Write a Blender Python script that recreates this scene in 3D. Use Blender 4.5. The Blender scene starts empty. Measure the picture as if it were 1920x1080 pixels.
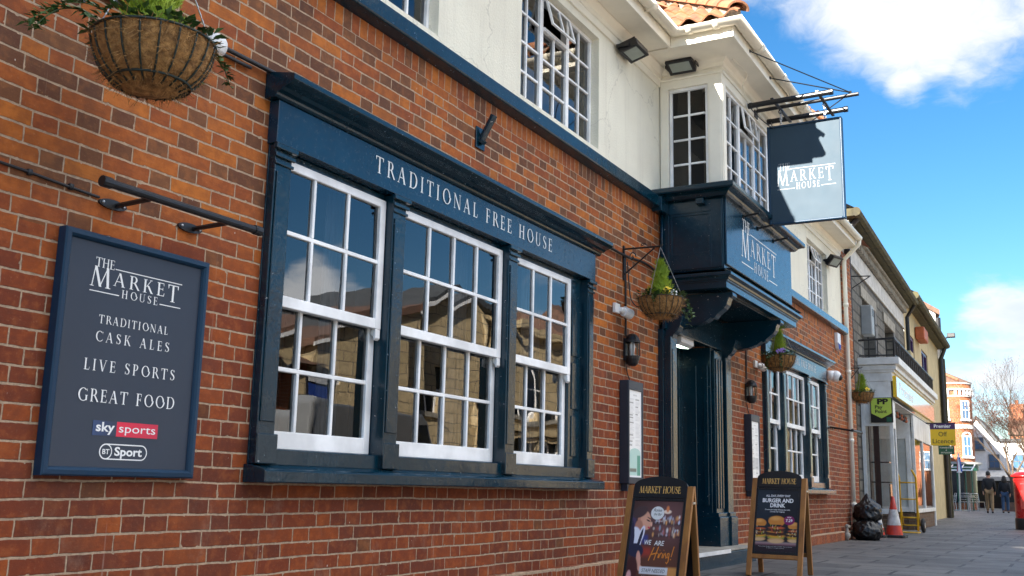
import bpy, bmesh, math, random
import numpy as np
from mathutils import Vector, Matrix
random.seed(7); rng = np.random.default_rng(7)
S = bpy.context.scene
COL = S.collection
R = math.radians

# ------------------------------------------------------------------ camera, world, sun, exposure
cd = bpy.data.cameras.new('camera'); cam = bpy.data.objects.new('camera', cd); COL.objects.link(cam)
MC = [[0.48339534549922214, 0.17616383684783232, 0.857493581630054],
      [-0.8751356299813638, 0.07307787373447587, 0.4783275588000022],
      [0.021600210341780935, -0.9816445013127199, 0.1894927543619874]]
rot = Matrix([[MC[i][0], -MC[i][1], -MC[i][2]] for i in range(3)])
cam.matrix_world = Matrix.Translation((0, -3.35, 0.69)) @ rot.to_4x4()
cd.sensor_width = 36; cd.lens = 1930 / 1920 * 36; cd.clip_end = 3000; cd.clip_start = 0.05
cd.dof.use_dof = True; cd.dof.focus_distance = 6.5; cd.dof.aperture_fstop = 14.0
S.camera = cam
SUN = Vector((-1.65, 0.32, 0.79)).normalized()
sl = bpy.data.lights.new('sun', 'SUN'); sl.energy = 4.2; sl.angle = R(0.5); sl.color = (1, .93, .82)
so = bpy.data.objects.new('sun', sl); COL.objects.link(so)
so.rotation_euler = SUN.to_track_quat('Z', 'Y').to_euler(); so.location = (0, 0, 30)
S.view_settings.view_transform = 'Standard'; S.view_settings.look = 'None'
S.view_settings.exposure = 2.32; S.view_settings.gamma = 1
S.cycles.use_denoising = True
S.cycles.max_bounces = 8; S.cycles.transparent_max_bounces = 16
S.cycles.sample_clamp_indirect = 8


class NT:
    """small helper for shader node trees"""
    def __init__(s, tree): s.t = tree; s.n = tree.nodes; s.l = tree.links
    def new(s, typ, **kw):
        n = s.n.new(typ)
        for k, v in kw.items(): setattr(n, k, v)
        return n
    def put(s, sock, v):
        if isinstance(v, bpy.types.NodeSocket): s.l.new(v, sock)
        elif v is not None:
            if hasattr(sock.default_value, '__len__') and not isinstance(v, (int, float)):
                v = tuple(v)
                sock.default_value = v + (1,) if len(sock.default_value) == 4 and len(v) == 3 else v
            else: sock.default_value = v
    def m(s, op, a, b=None, c=None, clamp=False):
        n = s.new('ShaderNodeMath', operation=op, use_clamp=clamp)
        for i, v in enumerate((a, b, c)): s.put(n.inputs[i], v)
        return n.outputs[0]
    def vm(s, op, a, b=None, out=0):
        n = s.new('ShaderNodeVectorMath', operation=op)
        s.put(n.inputs[0], a)
        if b is not None: s.put(n.inputs[1], b)
        return n.outputs[out]
    def ss(s, x, a, b):
        n = s.new('ShaderNodeMapRange', interpolation_type='SMOOTHSTEP')
        s.put(n.inputs[0], x); n.inputs[1].default_value = a; n.inputs[2].default_value = b
        return n.outputs[0]
    def mix(s, f, a, b, blend='MIX'):
        n = s.new('ShaderNodeMix', data_type='RGBA', blend_type=blend)
        s.put(n.inputs[0], f); s.put(n.inputs[6], a); s.put(n.inputs[7], b)
        return n.outputs[2]
    def fmix(s, f, a, b):
        n = s.new('ShaderNodeMix', data_type='FLOAT')
        s.put(n.inputs[0], f); s.put(n.inputs[2], a); s.put(n.inputs[3], b)
        return n.outputs[0]
    def xyz(s, x, y, z):
        n = s.new('ShaderNodeCombineXYZ')
        for i, v in enumerate((x, y, z)): s.put(n.inputs[i], v)
        return n.outputs[0]
    def noise(s, vec, scale, detail=3, rough=.55, out=0):
        n = s.new('ShaderNodeTexNoise'); s.put(n.inputs['Vector'], vec)
        n.inputs['Scale'].default_value = scale; n.inputs['Detail'].default_value = detail
        n.inputs['Roughness'].default_value = rough
        return n.outputs[out]
    def wn(s, vec, out='Value'):
        n = s.new('ShaderNodeTexWhiteNoise', noise_dimensions='3D'); s.put(n.inputs['Vector'], vec)
        return n.outputs[out]


def pix(px, py):  # a viewing direction of the photograph, used for where clouds stand in the sky
    c = ((px - 960) / 1930, (py - 540) / 1930, 1)
    return Vector([sum(MC[i][k] * c[k] for k in range(3)) for i in range(3)]).normalized()


def make_world():
    w = bpy.data.worlds.new('World'); S.world = w; w.use_nodes = True
    w.node_tree.nodes.clear(); g = NT(w.node_tree)
    sky = g.new('ShaderNodeTexSky', sky_type='NISHITA'); sky.sun_disc = False
    sky.sun_elevation = math.asin(SUN.z); sky.sun_rotation = math.atan2(SUN.x, SUN.y)
    sky.air_density = 1.0; sky.dust_density = 0.25; sky.ozone_density = 3.0; sky.altitude = 100
    hs = g.new('ShaderNodeHueSaturation'); hs.inputs['Saturation'].default_value = 1.29
    hs.inputs['Hue'].default_value = .499
    g.l.new(sky.outputs[0], hs.inputs['Color'])
    geo = g.new('ShaderNodeTexCoord'); d = geo.outputs['Generated']
    sep = g.new('ShaderNodeSeparateXYZ'); g.l.new(d, sep.inputs[0])
    zz = g.m('ADD', g.m('MAXIMUM', sep.outputs[2], 0.0), .22)
    p = g.xyz(g.m('DIVIDE', sep.outputs[0], zz), g.m('DIVIDE', sep.outputs[1], zz), 0)
    n1 = g.m('ADD', .52, g.m('MULTIPLY', g.m('SUBTRACT', g.noise(g.vm('ADD', p, g.vm('MULTIPLY', g.noise(p, 3.1, 4, .6, 1), (.22, .22, 0))), 2.6, 12, .62), .5), 2.5)); n2 = g.noise(g.vm('ADD', p, (7.3, 2.1, 0)), .6, 4, .5)
    bias = g.m('MULTIPLY', g.m('SUBTRACT', n2, .56), .8)
    def blob(px, py, r0, r1, wgt, mirror=False):
        v = pix(px, py)
        if mirror: v = Vector((v.x, -v.y, v.z))
        dt = g.vm('DOT_PRODUCT', d, tuple(v), out=1)
        return g.m('MULTIPLY', g.ss(dt, math.cos(R(r1)), math.cos(R(r0))), wgt)
    for args in ((1760, -15, .4, 8, .27), (1590, -25, .4, 7, .27), (1470, -40, .4, 5, .24), (1720, 60, .3, 5, .12), (1620, 120, .3, 3.5, .16), (1840, 120, .3, 3.5, .16), (1700, 175, .1, 1.3, .22), (1900, 15, .4, 6.5, .24), (1970, 625, .6, 5, .36), (1890, 700, .5, 5.5, .30), (1880, 580, .2, 3.2, .22),
                 (1700, 350, 3, 11, -.4), (1450, 60, 1, 6, -.25),
                 (620, 568, 1, 4.5, .5, True), (545, 550, 1, 4, .45, True), (990, 540, 1, 4, .3, True), (640, 420, 3, 8, -.45, True), (830, 470, 2, 6, -.35, True)):
        bias = g.m('ADD', bias, blob(*args))
    dt0 = g.vm('DOT_PRODUCT', d, tuple(Vector((.1, -.62, .78)).normalized()), out=1); bias = g.m('ADD', bias, g.m('MULTIPLY', g.ss(dt0, .74, .90), .5))  # cloud bank added high over the street as light for the front
    dens = g.ss(g.m('ADD', n1, bias), .50, 1.16)
    shade = g.noise(g.vm('ADD', p, (.13, .05, .3)), 2.2, 5, .55)
    ccol = g.mix(g.ss(shade, .3, .62), (.70, .76, .84), (1, 1, 1))
    b1 = g.new('ShaderNodeBackground'); g.l.new(hs.outputs[0], b1.inputs[0]); b1.inputs[1].default_value = .042
    dt = g.vm('DOT_PRODUCT', d, tuple(Vector((.1, -.62, .78)).normalized()), out=1)      # clouds added out of view, brightened to light the pub front
    b2 = g.new('ShaderNodeBackground'); g.l.new(ccol, b2.inputs[0]); g.l.new(g.m('ADD', g.m('ADD', .235, g.m('ADD', blob(620, 565, 1, 7, .40, True), blob(1000, 540, 1, 5, .3, True))), g.m('MULTIPLY', g.ss(dt, .76, .92), .74)), b2.inputs[1])
    mx = g.new('ShaderNodeMixShader'); g.put(mx.inputs[0], g.m('MULTIPLY', dens, .93)); g.l.new(b1.outputs[0], mx.inputs[1]); g.l.new(b2.outputs[0], mx.inputs[2])
    o = g.new('ShaderNodeOutputWorld'); g.l.new(mx.outputs[0], o.inputs[0])


make_world()

# ------------------------------------------------------------------ materials
MATS = {}


def newmat(name):
    m = bpy.data.materials.new(name); m.use_nodes = True; m.node_tree.nodes.clear()
    g = NT(m.node_tree); b = g.new('ShaderNodeBsdfPrincipled'); o = g.new('ShaderNodeOutputMaterial')
    g.l.new(b.outputs[0], o.inputs[0])
    tc = g.new('ShaderNodeTexCoord'); MATS[name] = m
    return m, g, b, tc.outputs['Object'], o


def bump(g, b, h, strength=.3, dist=.01):
    n = g.new('ShaderNodeBump'); n.inputs['Strength'].default_value = strength; n.inputs['Distance'].default_value = dist
    g.l.new(h, n.inputs['Height']); g.l.new(n.outputs[0], b.inputs['Normal'])


def pm(name, col, rough=.5, var=.15, scale=6, bmp=0.0, bscale=None, metal=0, coat=0, col2=None, stretch=None, rvar=.1, spec=.5):
    m, g, b, oc, o = newmat(name)
    v = g.vm('MULTIPLY', oc, stretch) if stretch else oc
    n = g.noise(v, scale, 5, .6)
    c2 = col2 or tuple(c * (1 - var) for c in col); c1 = col if col2 else tuple(min(1, c * (1 + var)) for c in col)
    g.l.new(g.mix(g.ss(n, .3, .7), c1, c2), b.inputs['Base Color'])
    g.l.new(g.m('ADD', rough - rvar / 2, g.m('MULTIPLY', g.noise(v, scale * 2.3, 3), rvar), clamp=True), b.inputs['Roughness'])
    b.inputs['Metallic'].default_value = metal; b.inputs['Coat Weight'].default_value = coat; b.inputs['Coat Roughness'].default_value = .08
    b.inputs['Specular IOR Level'].default_value = spec
    if bmp: bump(g, b, g.noise(v, bscale or scale * 4, 5, .6), bmp, .01)
    return m


def brick_mat(name, P=.353, h=.0677, top=(3.105, 3.24), bot=.14, cols=None, dark=True, mort=(.47, .325, .215), axis='xz'):
    m, g, b, oc, o = newmat(name)
    geo = g.new('ShaderNodeSeparateXYZ'); g.l.new(oc, geo.inputs[0])
    dn = g.noise(oc, 9, 3); dn2 = g.noise(g.vm('ADD', oc, (3, 9, 4)), 9, 3); lw = g.noise(oc, 1.1, 2)
    x = g.m('ADD', g.m('ADD', geo.outputs[0], geo.outputs[1]), g.m('MULTIPLY', g.m('SUBTRACT', dn, .5), .012))
    z = g.m('ADD', geo.outputs[2], g.m('ADD', g.m('MULTIPLY', g.m('SUBTRACT', dn2, .5), .010), g.m('MULTIPLY', g.m('SUBTRACT', lw, .5), .022)))
    row = g.m('FLOOR', g.m('DIVIDE', z, h)); fz = g.m('MULTIPLY', g.m('FRACT', g.m('DIVIDE', z, h)), h)
    rr = g.wn(g.xyz(row, 3.7, 1.3))
    u = g.m('ADD', g.m('ADD', g.m('DIVIDE', x, P), g.m('MULTIPLY', g.m('MODULO', g.m('ABSOLUTE', row), 2.0), .5)), g.m('MULTIPLY', rr, .16))
    cell = g.m('FLOOR', u); fr = g.m('FRACT', u)
    jit = g.m('ADD', .66, g.m('MULTIPLY', g.wn(g.xyz(cell, row, 5.5)), .045))
    isH = g.m('GREATER_THAN', fr, jit)
    lx = g.m('MULTIPLY', g.fmix(isH, fr, g.m('SUBTRACT', fr, jit)), P)
    w = g.m('MULTIPLY', g.fmix(isH, jit, g.m('SUBTRACT', 1.0, jit)), P)
    # some stretchers are two half bats
    half = g.m('MULTIPLY', g.m('LESS_THAN', g.wn(g.xyz(cell, row, 8.2)), .16), g.m('SUBTRACT', 1.0, isH))
    hw = g.m('MULTIPLY', w, .5); right = g.m('MULTIPLY', g.m('GREATER_THAN', lx, hw), half)
    lx = g.m('SUBTRACT', lx, g.m('MULTIPLY', right, hw)); w = g.fmix(half, w, hw)
    idx = g.m('ADD', g.m('ADD', g.m('MULTIPLY', cell, 4.0), isH), g.m('MULTIPLY', right, 2.0)); idr = row
    hh = h
    if top:
        isT = g.m('MULTIPLY', g.m('GREATER_THAN', z, top[0]), g.m('LESS_THAN', z, top[1]))
        if bot: isT = g.m('MAXIMUM', isT, g.m('LESS_THAN', z, bot))
        TW = .0725; ut = g.m('DIVIDE', x, TW); ct = g.m('FLOOR', ut)
        lx = g.fmix(isT, lx, g.m('MULTIPLY', g.m('FRACT', ut), TW)); w = g.fmix(isT, w, TW)
        th = g.m('SUBTRACT', z, top[0]) if not bot else g.fmix(g.m('LESS_THAN', z, bot), g.m('SUBTRACT', z, top[0]), z)
        fz = g.fmix(isT, fz, th); hh = g.fmix(isT, h, .125)
        idx = g.fmix(isT, idx, ct); idr = g.fmix(isT, idr, 999.0); isH = g.fmix(isT, isH, 0.0)
    dx = g.m('MINIMUM', lx, g.m('SUBTRACT', w, lx)); dz = g.m('MINIMUM', fz, g.m('SUBTRACT', hh, fz))
    dd = g.m('SMOOTH_MIN', g.m('ADD', dx, .0012), dz, .004)
    edge = g.m('ADD', .0044, g.m('ADD', g.m('MULTIPLY', g.m('SUBTRACT', g.noise(oc, 28, 3), .5), .006), g.m('MULTIPLY', g.ss(g.noise(oc, 21, 2), .62, .74), .006)))
    mor = g.m('SUBTRACT', 1.0, g.ss(g.m('SUBTRACT', dd, edge), -.0010, .0014))
    r1 = g.wn(g.xyz(idx, idr, .5)); r2 = g.wn(g.xyz(idx, idr, 7.5)); r3 = g.wn(g.xyz(idx, idr, 3.1))
    cr = g.new('ShaderNodeValToRGB'); e = cr.color_ramp; e.interpolation = 'LINEAR'
    cs = cols or [(0, (.150, .034, .012)), (.25, (.205, .044, .013)), (.5, (.295, .070, .013)), (.8, (.39, .104, .013)), (1, (.49, .148, .016))]
    e.elements[0].position = cs[0][0]; e.elements[0].color = cs[0][1] + (1,)
    e.elements[1].position = cs[-1][0]; e.elements[1].color = cs[-1][1] + (1,)
    for p_, c_ in cs[1:-1]:
        el = e.elements.new(p_); el.color = c_ + (1,)
    if dark:  # above the sills the wall is orange with dark vitrified headers, below it is a plainer red
        hi = g.ss(geo.outputs[2], 1.35, 1.9)
        val = g.m('ADD', g.m('MULTIPLY', r1, .55), g.m('MULTIPLY', g.m('SUBTRACT', hi, .0), .40), clamp=True)
    else: hi = 0.0; val = r1
    g.l.new(val, cr.inputs[0]); c = cr.outputs[0]
    if dark:
        ph = g.fmix(isH, g.m('MULTIPLY', hi, .16), g.fmix(hi, .05, .74))
        isd = g.m('LESS_THAN', r2, ph)
        c = g.mix(isd, c, g.mix(r3, (.115, .042, .018), (.185, .072, .026)))
    if dark: c = g.mix(g.m('SUBTRACT', 1.0, hi), c, g.mix(1.0, c, (.98, .82, .66), 'MULTIPLY'))
    st = g.noise(g.vm('MULTIPLY', oc, (1.4, 1.4, 5)), 12, 6, .65); g2 = g.noise(oc, 75, 4, .7); g4 = g.noise(oc, 3.0, 3)
    c = g.mix(g.m('MULTIPLY', g.ss(st, .45, .72), .5), c, g.mix(.5, c, (.08, .025, .015)))
    c = g.mix(g.m('MULTIPLY', g.ss(g2, .55, .75), .45), c, g.mix(.6, c, (.55, .27, .14)))
    c = g.mix(g.m('MULTIPLY', g.ss(g4, .52, .75), .22), c, (.12, .06, .045))
    g5 = g.noise(g.vm('ADD', oc, g.vm('MULTIPLY', g.xyz(r1, r2, r3), (3, 3, 3))), 17, 4, .6)   # a different burn on every brick
    c = g.mix(g.m('MULTIPLY', g.ss(g5, .38, .66), .55), c, g.mix(.55, c, (.09, .022, .012))); c = g.mix(g.m('MULTIPLY', g.ss(g5, .52, .30), .35), c, g.mix(.5, c, (.55, .17, .04)))
    sp = g.ss(g.noise(g.vm('MULTIPLY', oc, (5, 5, 2.2)), 9, 2, .5), .745, .765)
    c = g.mix(g.m('MULTIPLY', sp, .75), c, (.75, .66, .58))
    if dark:   # soot and damp marks, lime bloom low on the wall, streaks
        soot = g.ss(g.noise(g.vm('MULTIPLY', oc, (1, 1, .55)), 1.6, 5, .62), .50, .74); c = g.mix(g.m('MULTIPLY', soot, .42), c, (.045, .028, .022))
        blm = g.m('MULTIPLY', g.ss(g.noise(g.vm('MULTIPLY', oc, (1.5, 1.5, 1)), 3.1, 6, .68), .56, .74), g.ss(geo.outputs[2], .95, .45)); c = g.mix(g.m('MULTIPLY', blm, .24), c, (.52, .34, .24))
        drip = g.ss(g.noise(g.vm('MULTIPLY', oc, (26, 26, 1.1)), 1, 3, .6), .66, .74); c = g.mix(g.m('MULTIPLY', drip, .22), c, (.6, .45, .36))
    mc = g.mix(g.ss(g.noise(oc, 40, 4, .7), .35, .7), mort, tuple(v * .62 for v in mort))
    g.l.new(g.mix(mor, c, mc), b.inputs['Base Color'])
    b.inputs['Roughness'].default_value = .78; b.inputs['Specular IOR Level'].default_value = .35
    hgt = g.m('ADD', g.m('MULTIPLY', g.m('SUBTRACT', 1.0, mor), 1.0), g.m('ADD', g.m('MULTIPLY', st, .35), g.m('ADD', g.m('MULTIPLY', g2, .30), g.m('MULTIPLY', r3, .35))))
    bump(g, b, hgt, .75, .006)
    return m


def stone_mat(name, bw, bh, c1, c2, mortar, rough=.85, squash=.5, msize=.012, bmp=.6):
    m, g, b, oc, o = newmat(name)
    sp = g.new('ShaderNodeSeparateXYZ'); g.l.new(oc, sp.inputs[0])
    v = g.xyz(g.m('ADD', sp.outputs[0], sp.outputs[1]), sp.outputs[2], 0)
    v = g.vm('ADD', v, g.vm('MULTIPLY', g.noise(oc, 5, 3, .5, 1), (.02, .02, 0)))
    t = g.new('ShaderNodeTexBrick'); g.l.new(v, t.inputs['Vector']); t.offset = .5; t.squash = 1
    t.inputs['Scale'].default_value = 1; t.inputs['Brick Width'].default_value = bw; t.inputs['Row Height'].default_value = bh
    t.inputs['Mortar Size'].default_value = msize; t.inputs['Mortar Smooth'].default_value = .2
    g.put(t.inputs['Color1'], c1); g.put(t.inputs['Color2'], c2); g.put(t.inputs['Mortar'], mortar)
    n = g.noise(oc, 7, 6, .65)
    c = g.mix(g.m('MULTIPLY', g.ss(n, .4, .7), .5), t.outputs[0], tuple(x * .42 for x in c1))
    g.l.new(c, b.inputs['Base Color']); b.inputs['Roughness'].default_value = rough
    bump(g, b, g.m('ADD', g.m('MULTIPLY', t.outputs[1], -1.0), g.m('MULTIPLY', n, .8)), bmp, .02)
    return m


def paint_mat(name, col, rough, wear=.0, wearcol=(.6, .62, .64), brush=.12):
    m, g, b, oc, o = newmat(name)
    n = g.noise(oc, 4, 4); n2 = g.noise(g.vm('MULTIPLY', oc, (1, 1, 1)), 34, 5, .65)
    c = g.mix(g.ss(n, .3, .7), tuple(v * 1.15 for v in col), tuple(v * .85 for v in col))
    if wear:
        wn = g.noise(g.vm('MULTIPLY', oc, (1, 1, 1.6)), 26, 6, .7)
        c = g.mix(g.m('MULTIPLY', g.ss(wn, .655, .70), wear), c, wearcol)
    g.l.new(c, b.inputs['Base Color'])
    g.l.new(g.m('ADD', rough, g.m('MULTIPLY', g.ss(n2, .4, .8), .16)), b.inputs['Roughness'])
    b.inputs['Specular IOR Level'].default_value = .55
    bump(g, b, g.m('ADD', g.noise(oc, 9, 3), g.m('MULTIPLY', n2, .3)), brush, .012)
    return m


def glass_mat(name, ior=1.9, tint=(.85, .88, .88), wob=.02):
    m = bpy.data.materials.new(name); m.use_nodes = True; m.node_tree.nodes.clear(); g = NT(m.node_tree); MATS[name] = m
    tc = g.new('ShaderNodeTexCoord')
    f = g.new('ShaderNodeFresnel'); f.inputs[0].default_value = ior
    bp = g.new('ShaderNodeBump'); bp.inputs['Strength'].default_value = wob; bp.inputs['Distance'].default_value = .05
    g.l.new(g.noise(tc.outputs['Object'], 3.2, 1), bp.inputs['Height'])
    t = g.new('ShaderNodeBsdfTransparent'); g.put(t.inputs[0], tint)
    gl = g.new('ShaderNodeBsdfGlossy'); gl.inputs['Roughness'].default_value = 0.004
    g.l.new(bp.outputs[0], gl.inputs['Normal'])
    mx = g.new('ShaderNodeMixShader'); g.l.new(f.outputs[0], mx.inputs[0]); g.l.new(t.outputs[0], mx.inputs[1]); g.l.new(gl.outputs[0], mx.inputs[2])
    o = g.new('ShaderNodeOutputMaterial'); g.l.new(mx.outputs[0], o.inputs[0])
    return m


def print_mat(name, rough=.35, coat=0.0):
    m, g, b, oc, o = newmat(name)
    a = g.new('ShaderNodeVertexColor'); a.layer_name = 'Col'
    g.l.new(a.outputs[0], b.inputs['Base Color']); b.inputs['Roughness'].default_value = rough
    b.inputs['Coat Weight'].default_value = coat
    return m


def emit_mat(name, col, s):
    m = bpy.data.materials.new(name); m.use_nodes = True; m.node_tree.nodes.clear(); g = NT(m.node_tree); MATS[name] = m
    e = g.new('ShaderNodeEmission'); g.put(e.inputs[0], col); e.inputs[1].default_value = s
    o = g.new('ShaderNodeOutputMaterial'); g.l.new(e.outputs[0], o.inputs[0]); return m


brick_mat('brick')
brick_mat('brick_far', top=None, bot=None, dark=False, cols=[(0, (.20, .045, .012)), (.5, (.29, .075, .018)), (1, (.38, .115, .03))], mort=(.45, .36, .28))
brick_mat('brick_riser', top=None, bot=None, dark=False, cols=[(0, (.09, .06, .035)), (.5, (.13, .085, .05)), (1, (.17, .11, .06))], mort=(.2, .17, .13))
paint_mat('navy', (.0011, .0225, .040), .15, .5, brush=.34)
paint_mat('navy_flat', (.001, .028, .058), .19, .12, brush=.07)
pm('board_blue', (.021, .034, .058), .42, .06, 3)
pm('sign_blue', (.030, .060, .090), .58, .06, 3, spec=.30)
pm('frame_blue', (.006, .034, .075), .42, .1, 5, spec=.35)
paint_mat('white_paint', (.86, .86, .86), .35, .12, (.45, .44, .42), brush=.12)


def render_mat():
    m, g, b, oc, o = newmat('render')
    n = g.noise(oc, 2.0, 5); st = g.noise(g.vm('MULTIPLY', oc, (9, 9, .5)), 1, 5, .65); fine = g.noise(oc, 55, 4, .7)
    c = g.mix(g.ss(n, .35, .7), (.82, .785, .655), (.76, .72, .60)); c = g.mix(g.m('MULTIPLY', g.ss(st, .50, .72), .22), c, (.50, .46, .38)); c = g.mix(g.m('MULTIPLY', g.ss(fine, .6, .78), .25), c, (.55, .51, .42))
    v = g.new('ShaderNodeTexVoronoi', feature='DISTANCE_TO_EDGE'); g.l.new(g.vm('ADD', oc, g.vm('MULTIPLY', g.noise(oc, 3, 4, .6, 1), (.5, .5, .5))), v.inputs['Vector']); v.inputs['Scale'].default_value = .8
    c = g.mix(g.m('MULTIPLY', g.ss(v.outputs['Distance'], .006, .002), .3), c, (.35, .32, .27))
    g.l.new(c, b.inputs['Base Color']); b.inputs['Roughness'].default_value = .85
    bump(g, b, g.m('ADD', fine, g.m('MULTIPLY', n, .5)), .55, .012)


render_mat()
pm('cream_paint', (.86, .81, .69), .45, .05, 3, .06, 20)
pm('gutter', (.82, .76, .63), .35, .05, 3)
glass_mat('glass', 2.15); glass_mat('glass_dull', 1.45, (.8, .8, .78)); glass_mat('lamp_glass', 1.45, (.95, .95, .93), 0)
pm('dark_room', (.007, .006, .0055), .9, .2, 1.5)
pm('curtain', (.10, .14, .19), .9, .3, 8, stretch=(6, 6, .4))
pm('letter', (.86, .86, .85), .5, .04); pm('letter_dimmed', (.55, .56, .57), .8, .04, spec=.2)  # second white is the first darkened to offset full sun on the hanging sign
pm('gold_letter', (.95, .54, .15), .45, .15, 20)
pm('black_metal', (.012, .012, .014), .38, .2, 12, .1, 40)
pm('black_plastic', (.014, .014, .016), .45, .2)
pm('steel', (.45, .46, .48), .35, .15, 20, metal=.9)
pm('white_plastic', (.78, .78, .78), .4, .04)
pm('grey_plastic', (.30, .31, .31), .5, .08)
pm('dark_blue_metal', (.020, .028, .045), .45, .1)
pm('coir', (.48, .26, .09), .95, .5, 34, 1.0, 75, col2=(.19, .095, .034))
pm('wire_green', (.01, .022, .018), .5, .2)
pm('soil', (.03, .02, .012), .95, .3, 30)
pm('conifer', (.32, .42, .02), .6, .3, 9, col2=(.14, .25, .018))
pm('leaf', (.06, .14, .028), .5, .3, 14, col2=(.022, .055, .014))
pm('petal_yellow', (.8, .55, .02), .6, .1); pm('petal_white', (.8, .78, .74), .6, .1); pm('petal_purple', (.18, .09, .38), .6, .2)
pm('pantile', (.42, .17, .08), .85, .4, 7, .4, 30, col2=(.20, .10, .06))
pm('roof_tile', (.20, .10, .065), .85, .4, 7, .4, 30, col2=(.11, .07, .05))
pm('mortar', (.3, .27, .22), .9, .3, 30, .5, 60)
pm('wood', (.36, .155, .035), .45, .35, 14, .15, 40, stretch=(1, 1, .12), col2=(.22, .085, .02))
pm('poster_black', (.010, .010, .012), .3, .1)
print_mat('print', .3, .0)
pm('stone_step', (.30, .27, .23), .8, .25, 10, .3)
pm('grey_cream', (.55, .53, .50), .7, .18, 4, .15)
stone_mat('stone_wall', .42, .19, (.115, .105, .088), (.19, .175, .145), (.05, .046, .04), msize=.02, bmp=1)
stone_mat('bath_stone', .62, .26, (.50, .39, .22), (.60, .47, .28), (.20, .16, .11), msize=.012, bmp=.6)
stone_mat('rusticated', .62, .36, (.48, .37, .22), (.58, .45, .27), (.10, .08, .05), msize=.035, bmp=1)
pm('stone_trim', (.30, .275, .23), .85, .3, 6, .3); pm('stone_grey', (.16, .155, .15), .85, .3, 6, .3)
pm('buff_render', (.50, .40, .22), .85, .12, 3, .2, 40)
pm('old_white', (.80, .80, .78), .5, .2, 4, .15, col2=(.62, .61, .58))
pm('white_render', (.82, .81, .78), .8, .06, 3)
pm('slate', (.055, .06, .065), .7, .3, 8, .3)
pm('mossy', (.10, .09, .04), .9, .5, 5, .4, col2=(.05, .045, .03))
pm('yellow_sign', (.78, .50, .012), .4, .04); pm('purple_sign', (.05, .015, .10), .4, .1); pm('lime_sign', (.52, .66, .09), .4, .04)
pm('orange_red', (.40, .10, .035), .6, .2); pm('brown_board', (.075, .03, .022), .6, .2)
pm('green_paint', (.012, .10, .06), .45, .15)
pm('red_paint', (.50, .012, .012), .28, .06, 3, coat=.3); pm('cone_red', (.62, .040, .018), .5, .1, 9, col2=(.38, .03, .02)); pm('cone_white', (.62, .62, .62), .5, .15, 9, col2=(.36, .35, .34))
pm('rubber', (.022, .022, .023), .7, .2)
pm('yellow_paint', (.72, .42, .02), .4, .15, 14)
pm('bag_plastic', (.006, .006, .007), .36, .2, 8, .25, 14)
pm('bark', (.11, .075, .05), .9, .3, 20, .5); pm('twig', (.055, .036, .022), .9, .3, 6); pm('bud', (.13, .05, .03), .8, .3)
pm('skin', (.42, .22, .15), .6, .1); pm('dark_cloth', (.010, .011, .014), .85, .2); pm('khaki', (.24, .155, .08), .85, .15); pm('denim', (.03, .065, .13), .85, .2)
pm('hair_dark', (.014, .010, .008), .6, .2); pm('blue_cloth', (.02, .07, .36), .8, .1); pm('shoe', (.02, .018, .016), .6, .1); pm('red_cloth', (.28, .03, .04), .8, .2); pm('pale_cloth', (.5, .45, .42), .8, .2)
pm('van_white', (.85, .85, .84), .25, .04, coat=.5); pm('van_grey', (.20, .205, .21), .3, .06, coat=.5)
pm('window_sky', (.07, .15, .26), .12, .1); pm('window_dark', (.02, .025, .03), .08, .1)  # the blue one has the sky's reflection put into the pane colour
emit_mat('bulb', (1, .72, .38), 6.0); emit_mat('led', (.75, 1, .8), 2.2)
pm('flood_glass', (.30, .34, .31), .18, .08)


def paving_mat():
    m, g, b, oc, o = newmat('paving')
    t = g.new('ShaderNodeTexBrick'); v = g.vm('ADD', oc, g.vm('MULTIPLY', g.noise(oc, 3, 2, .5, 1), (.03, .03, 0)))
    mp = g.new('ShaderNodeMapping'); g.l.new(v, mp.inputs[0]); mp.inputs['Rotation'].default_value = (0, 0, R(90)); g.l.new(mp.outputs[0], t.inputs['Vector'])
    t.inputs['Scale'].default_value = 1; t.inputs['Brick Width'].default_value = .85; t.inputs['Row Height'].default_value = .52
    t.inputs['Mortar Size'].default_value = .016
    g.put(t.inputs['Color1'], (.094, .088, .083)); g.put(t.inputs['Color2'], (.172, .160, .148)); g.put(t.inputs['Mortar'], (.03, .029, .028))
    n = g.noise(oc, 1.3, 6, .65); n2 = g.noise(oc, 30, 4)
    c = g.mix(g.m('MULTIPLY', g.ss(n, .4, .68), .6), t.outputs[0], (.055, .053, .055))
    c = g.mix(g.m('MULTIPLY', g.ss(n2, .55, .75), .35), c, (.20, .19, .18))
    v_ = g.new('ShaderNodeTexVoronoi'); g.l.new(oc, v_.inputs['Vector']); v_.inputs['Scale'].default_value = 2.3
    c = g.mix(g.m('MULTIPLY', g.ss(v_.outputs['Distance'], .075, .05), .6), c, (.022, .022, .024))     # trodden gum
    c = g.mix(g.m('MULTIPLY', g.ss(g.noise(oc, .8, 4, .6), .55, .7), .3), c, (.16, .14, .12))
    g.l.new(c, b.inputs['Base Color']); g.l.new(g.m('ADD', .42, g.m('MULTIPLY', n, .35)), b.inputs['Roughness'])
    bump(g, b, g.m('ADD', g.m('MULTIPLY', t.outputs[1], -1.4), g.m('MULTIPLY', n2, .4)), .7, .014)


paving_mat()
pm('bounce_setts', (.34, .30, .25), .8, .2, 5, .3, 40); pm('asphalt', (.05, .05, .052), .85, .2, 12, .4, 80); pm('kerb_stone', (.26, .25, .24), .8, .2, 8, .3)  # road paving made pale to bounce warm light onto the pub front

# ------------------------------------------------------------------ mesh helpers
WM = {}


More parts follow.
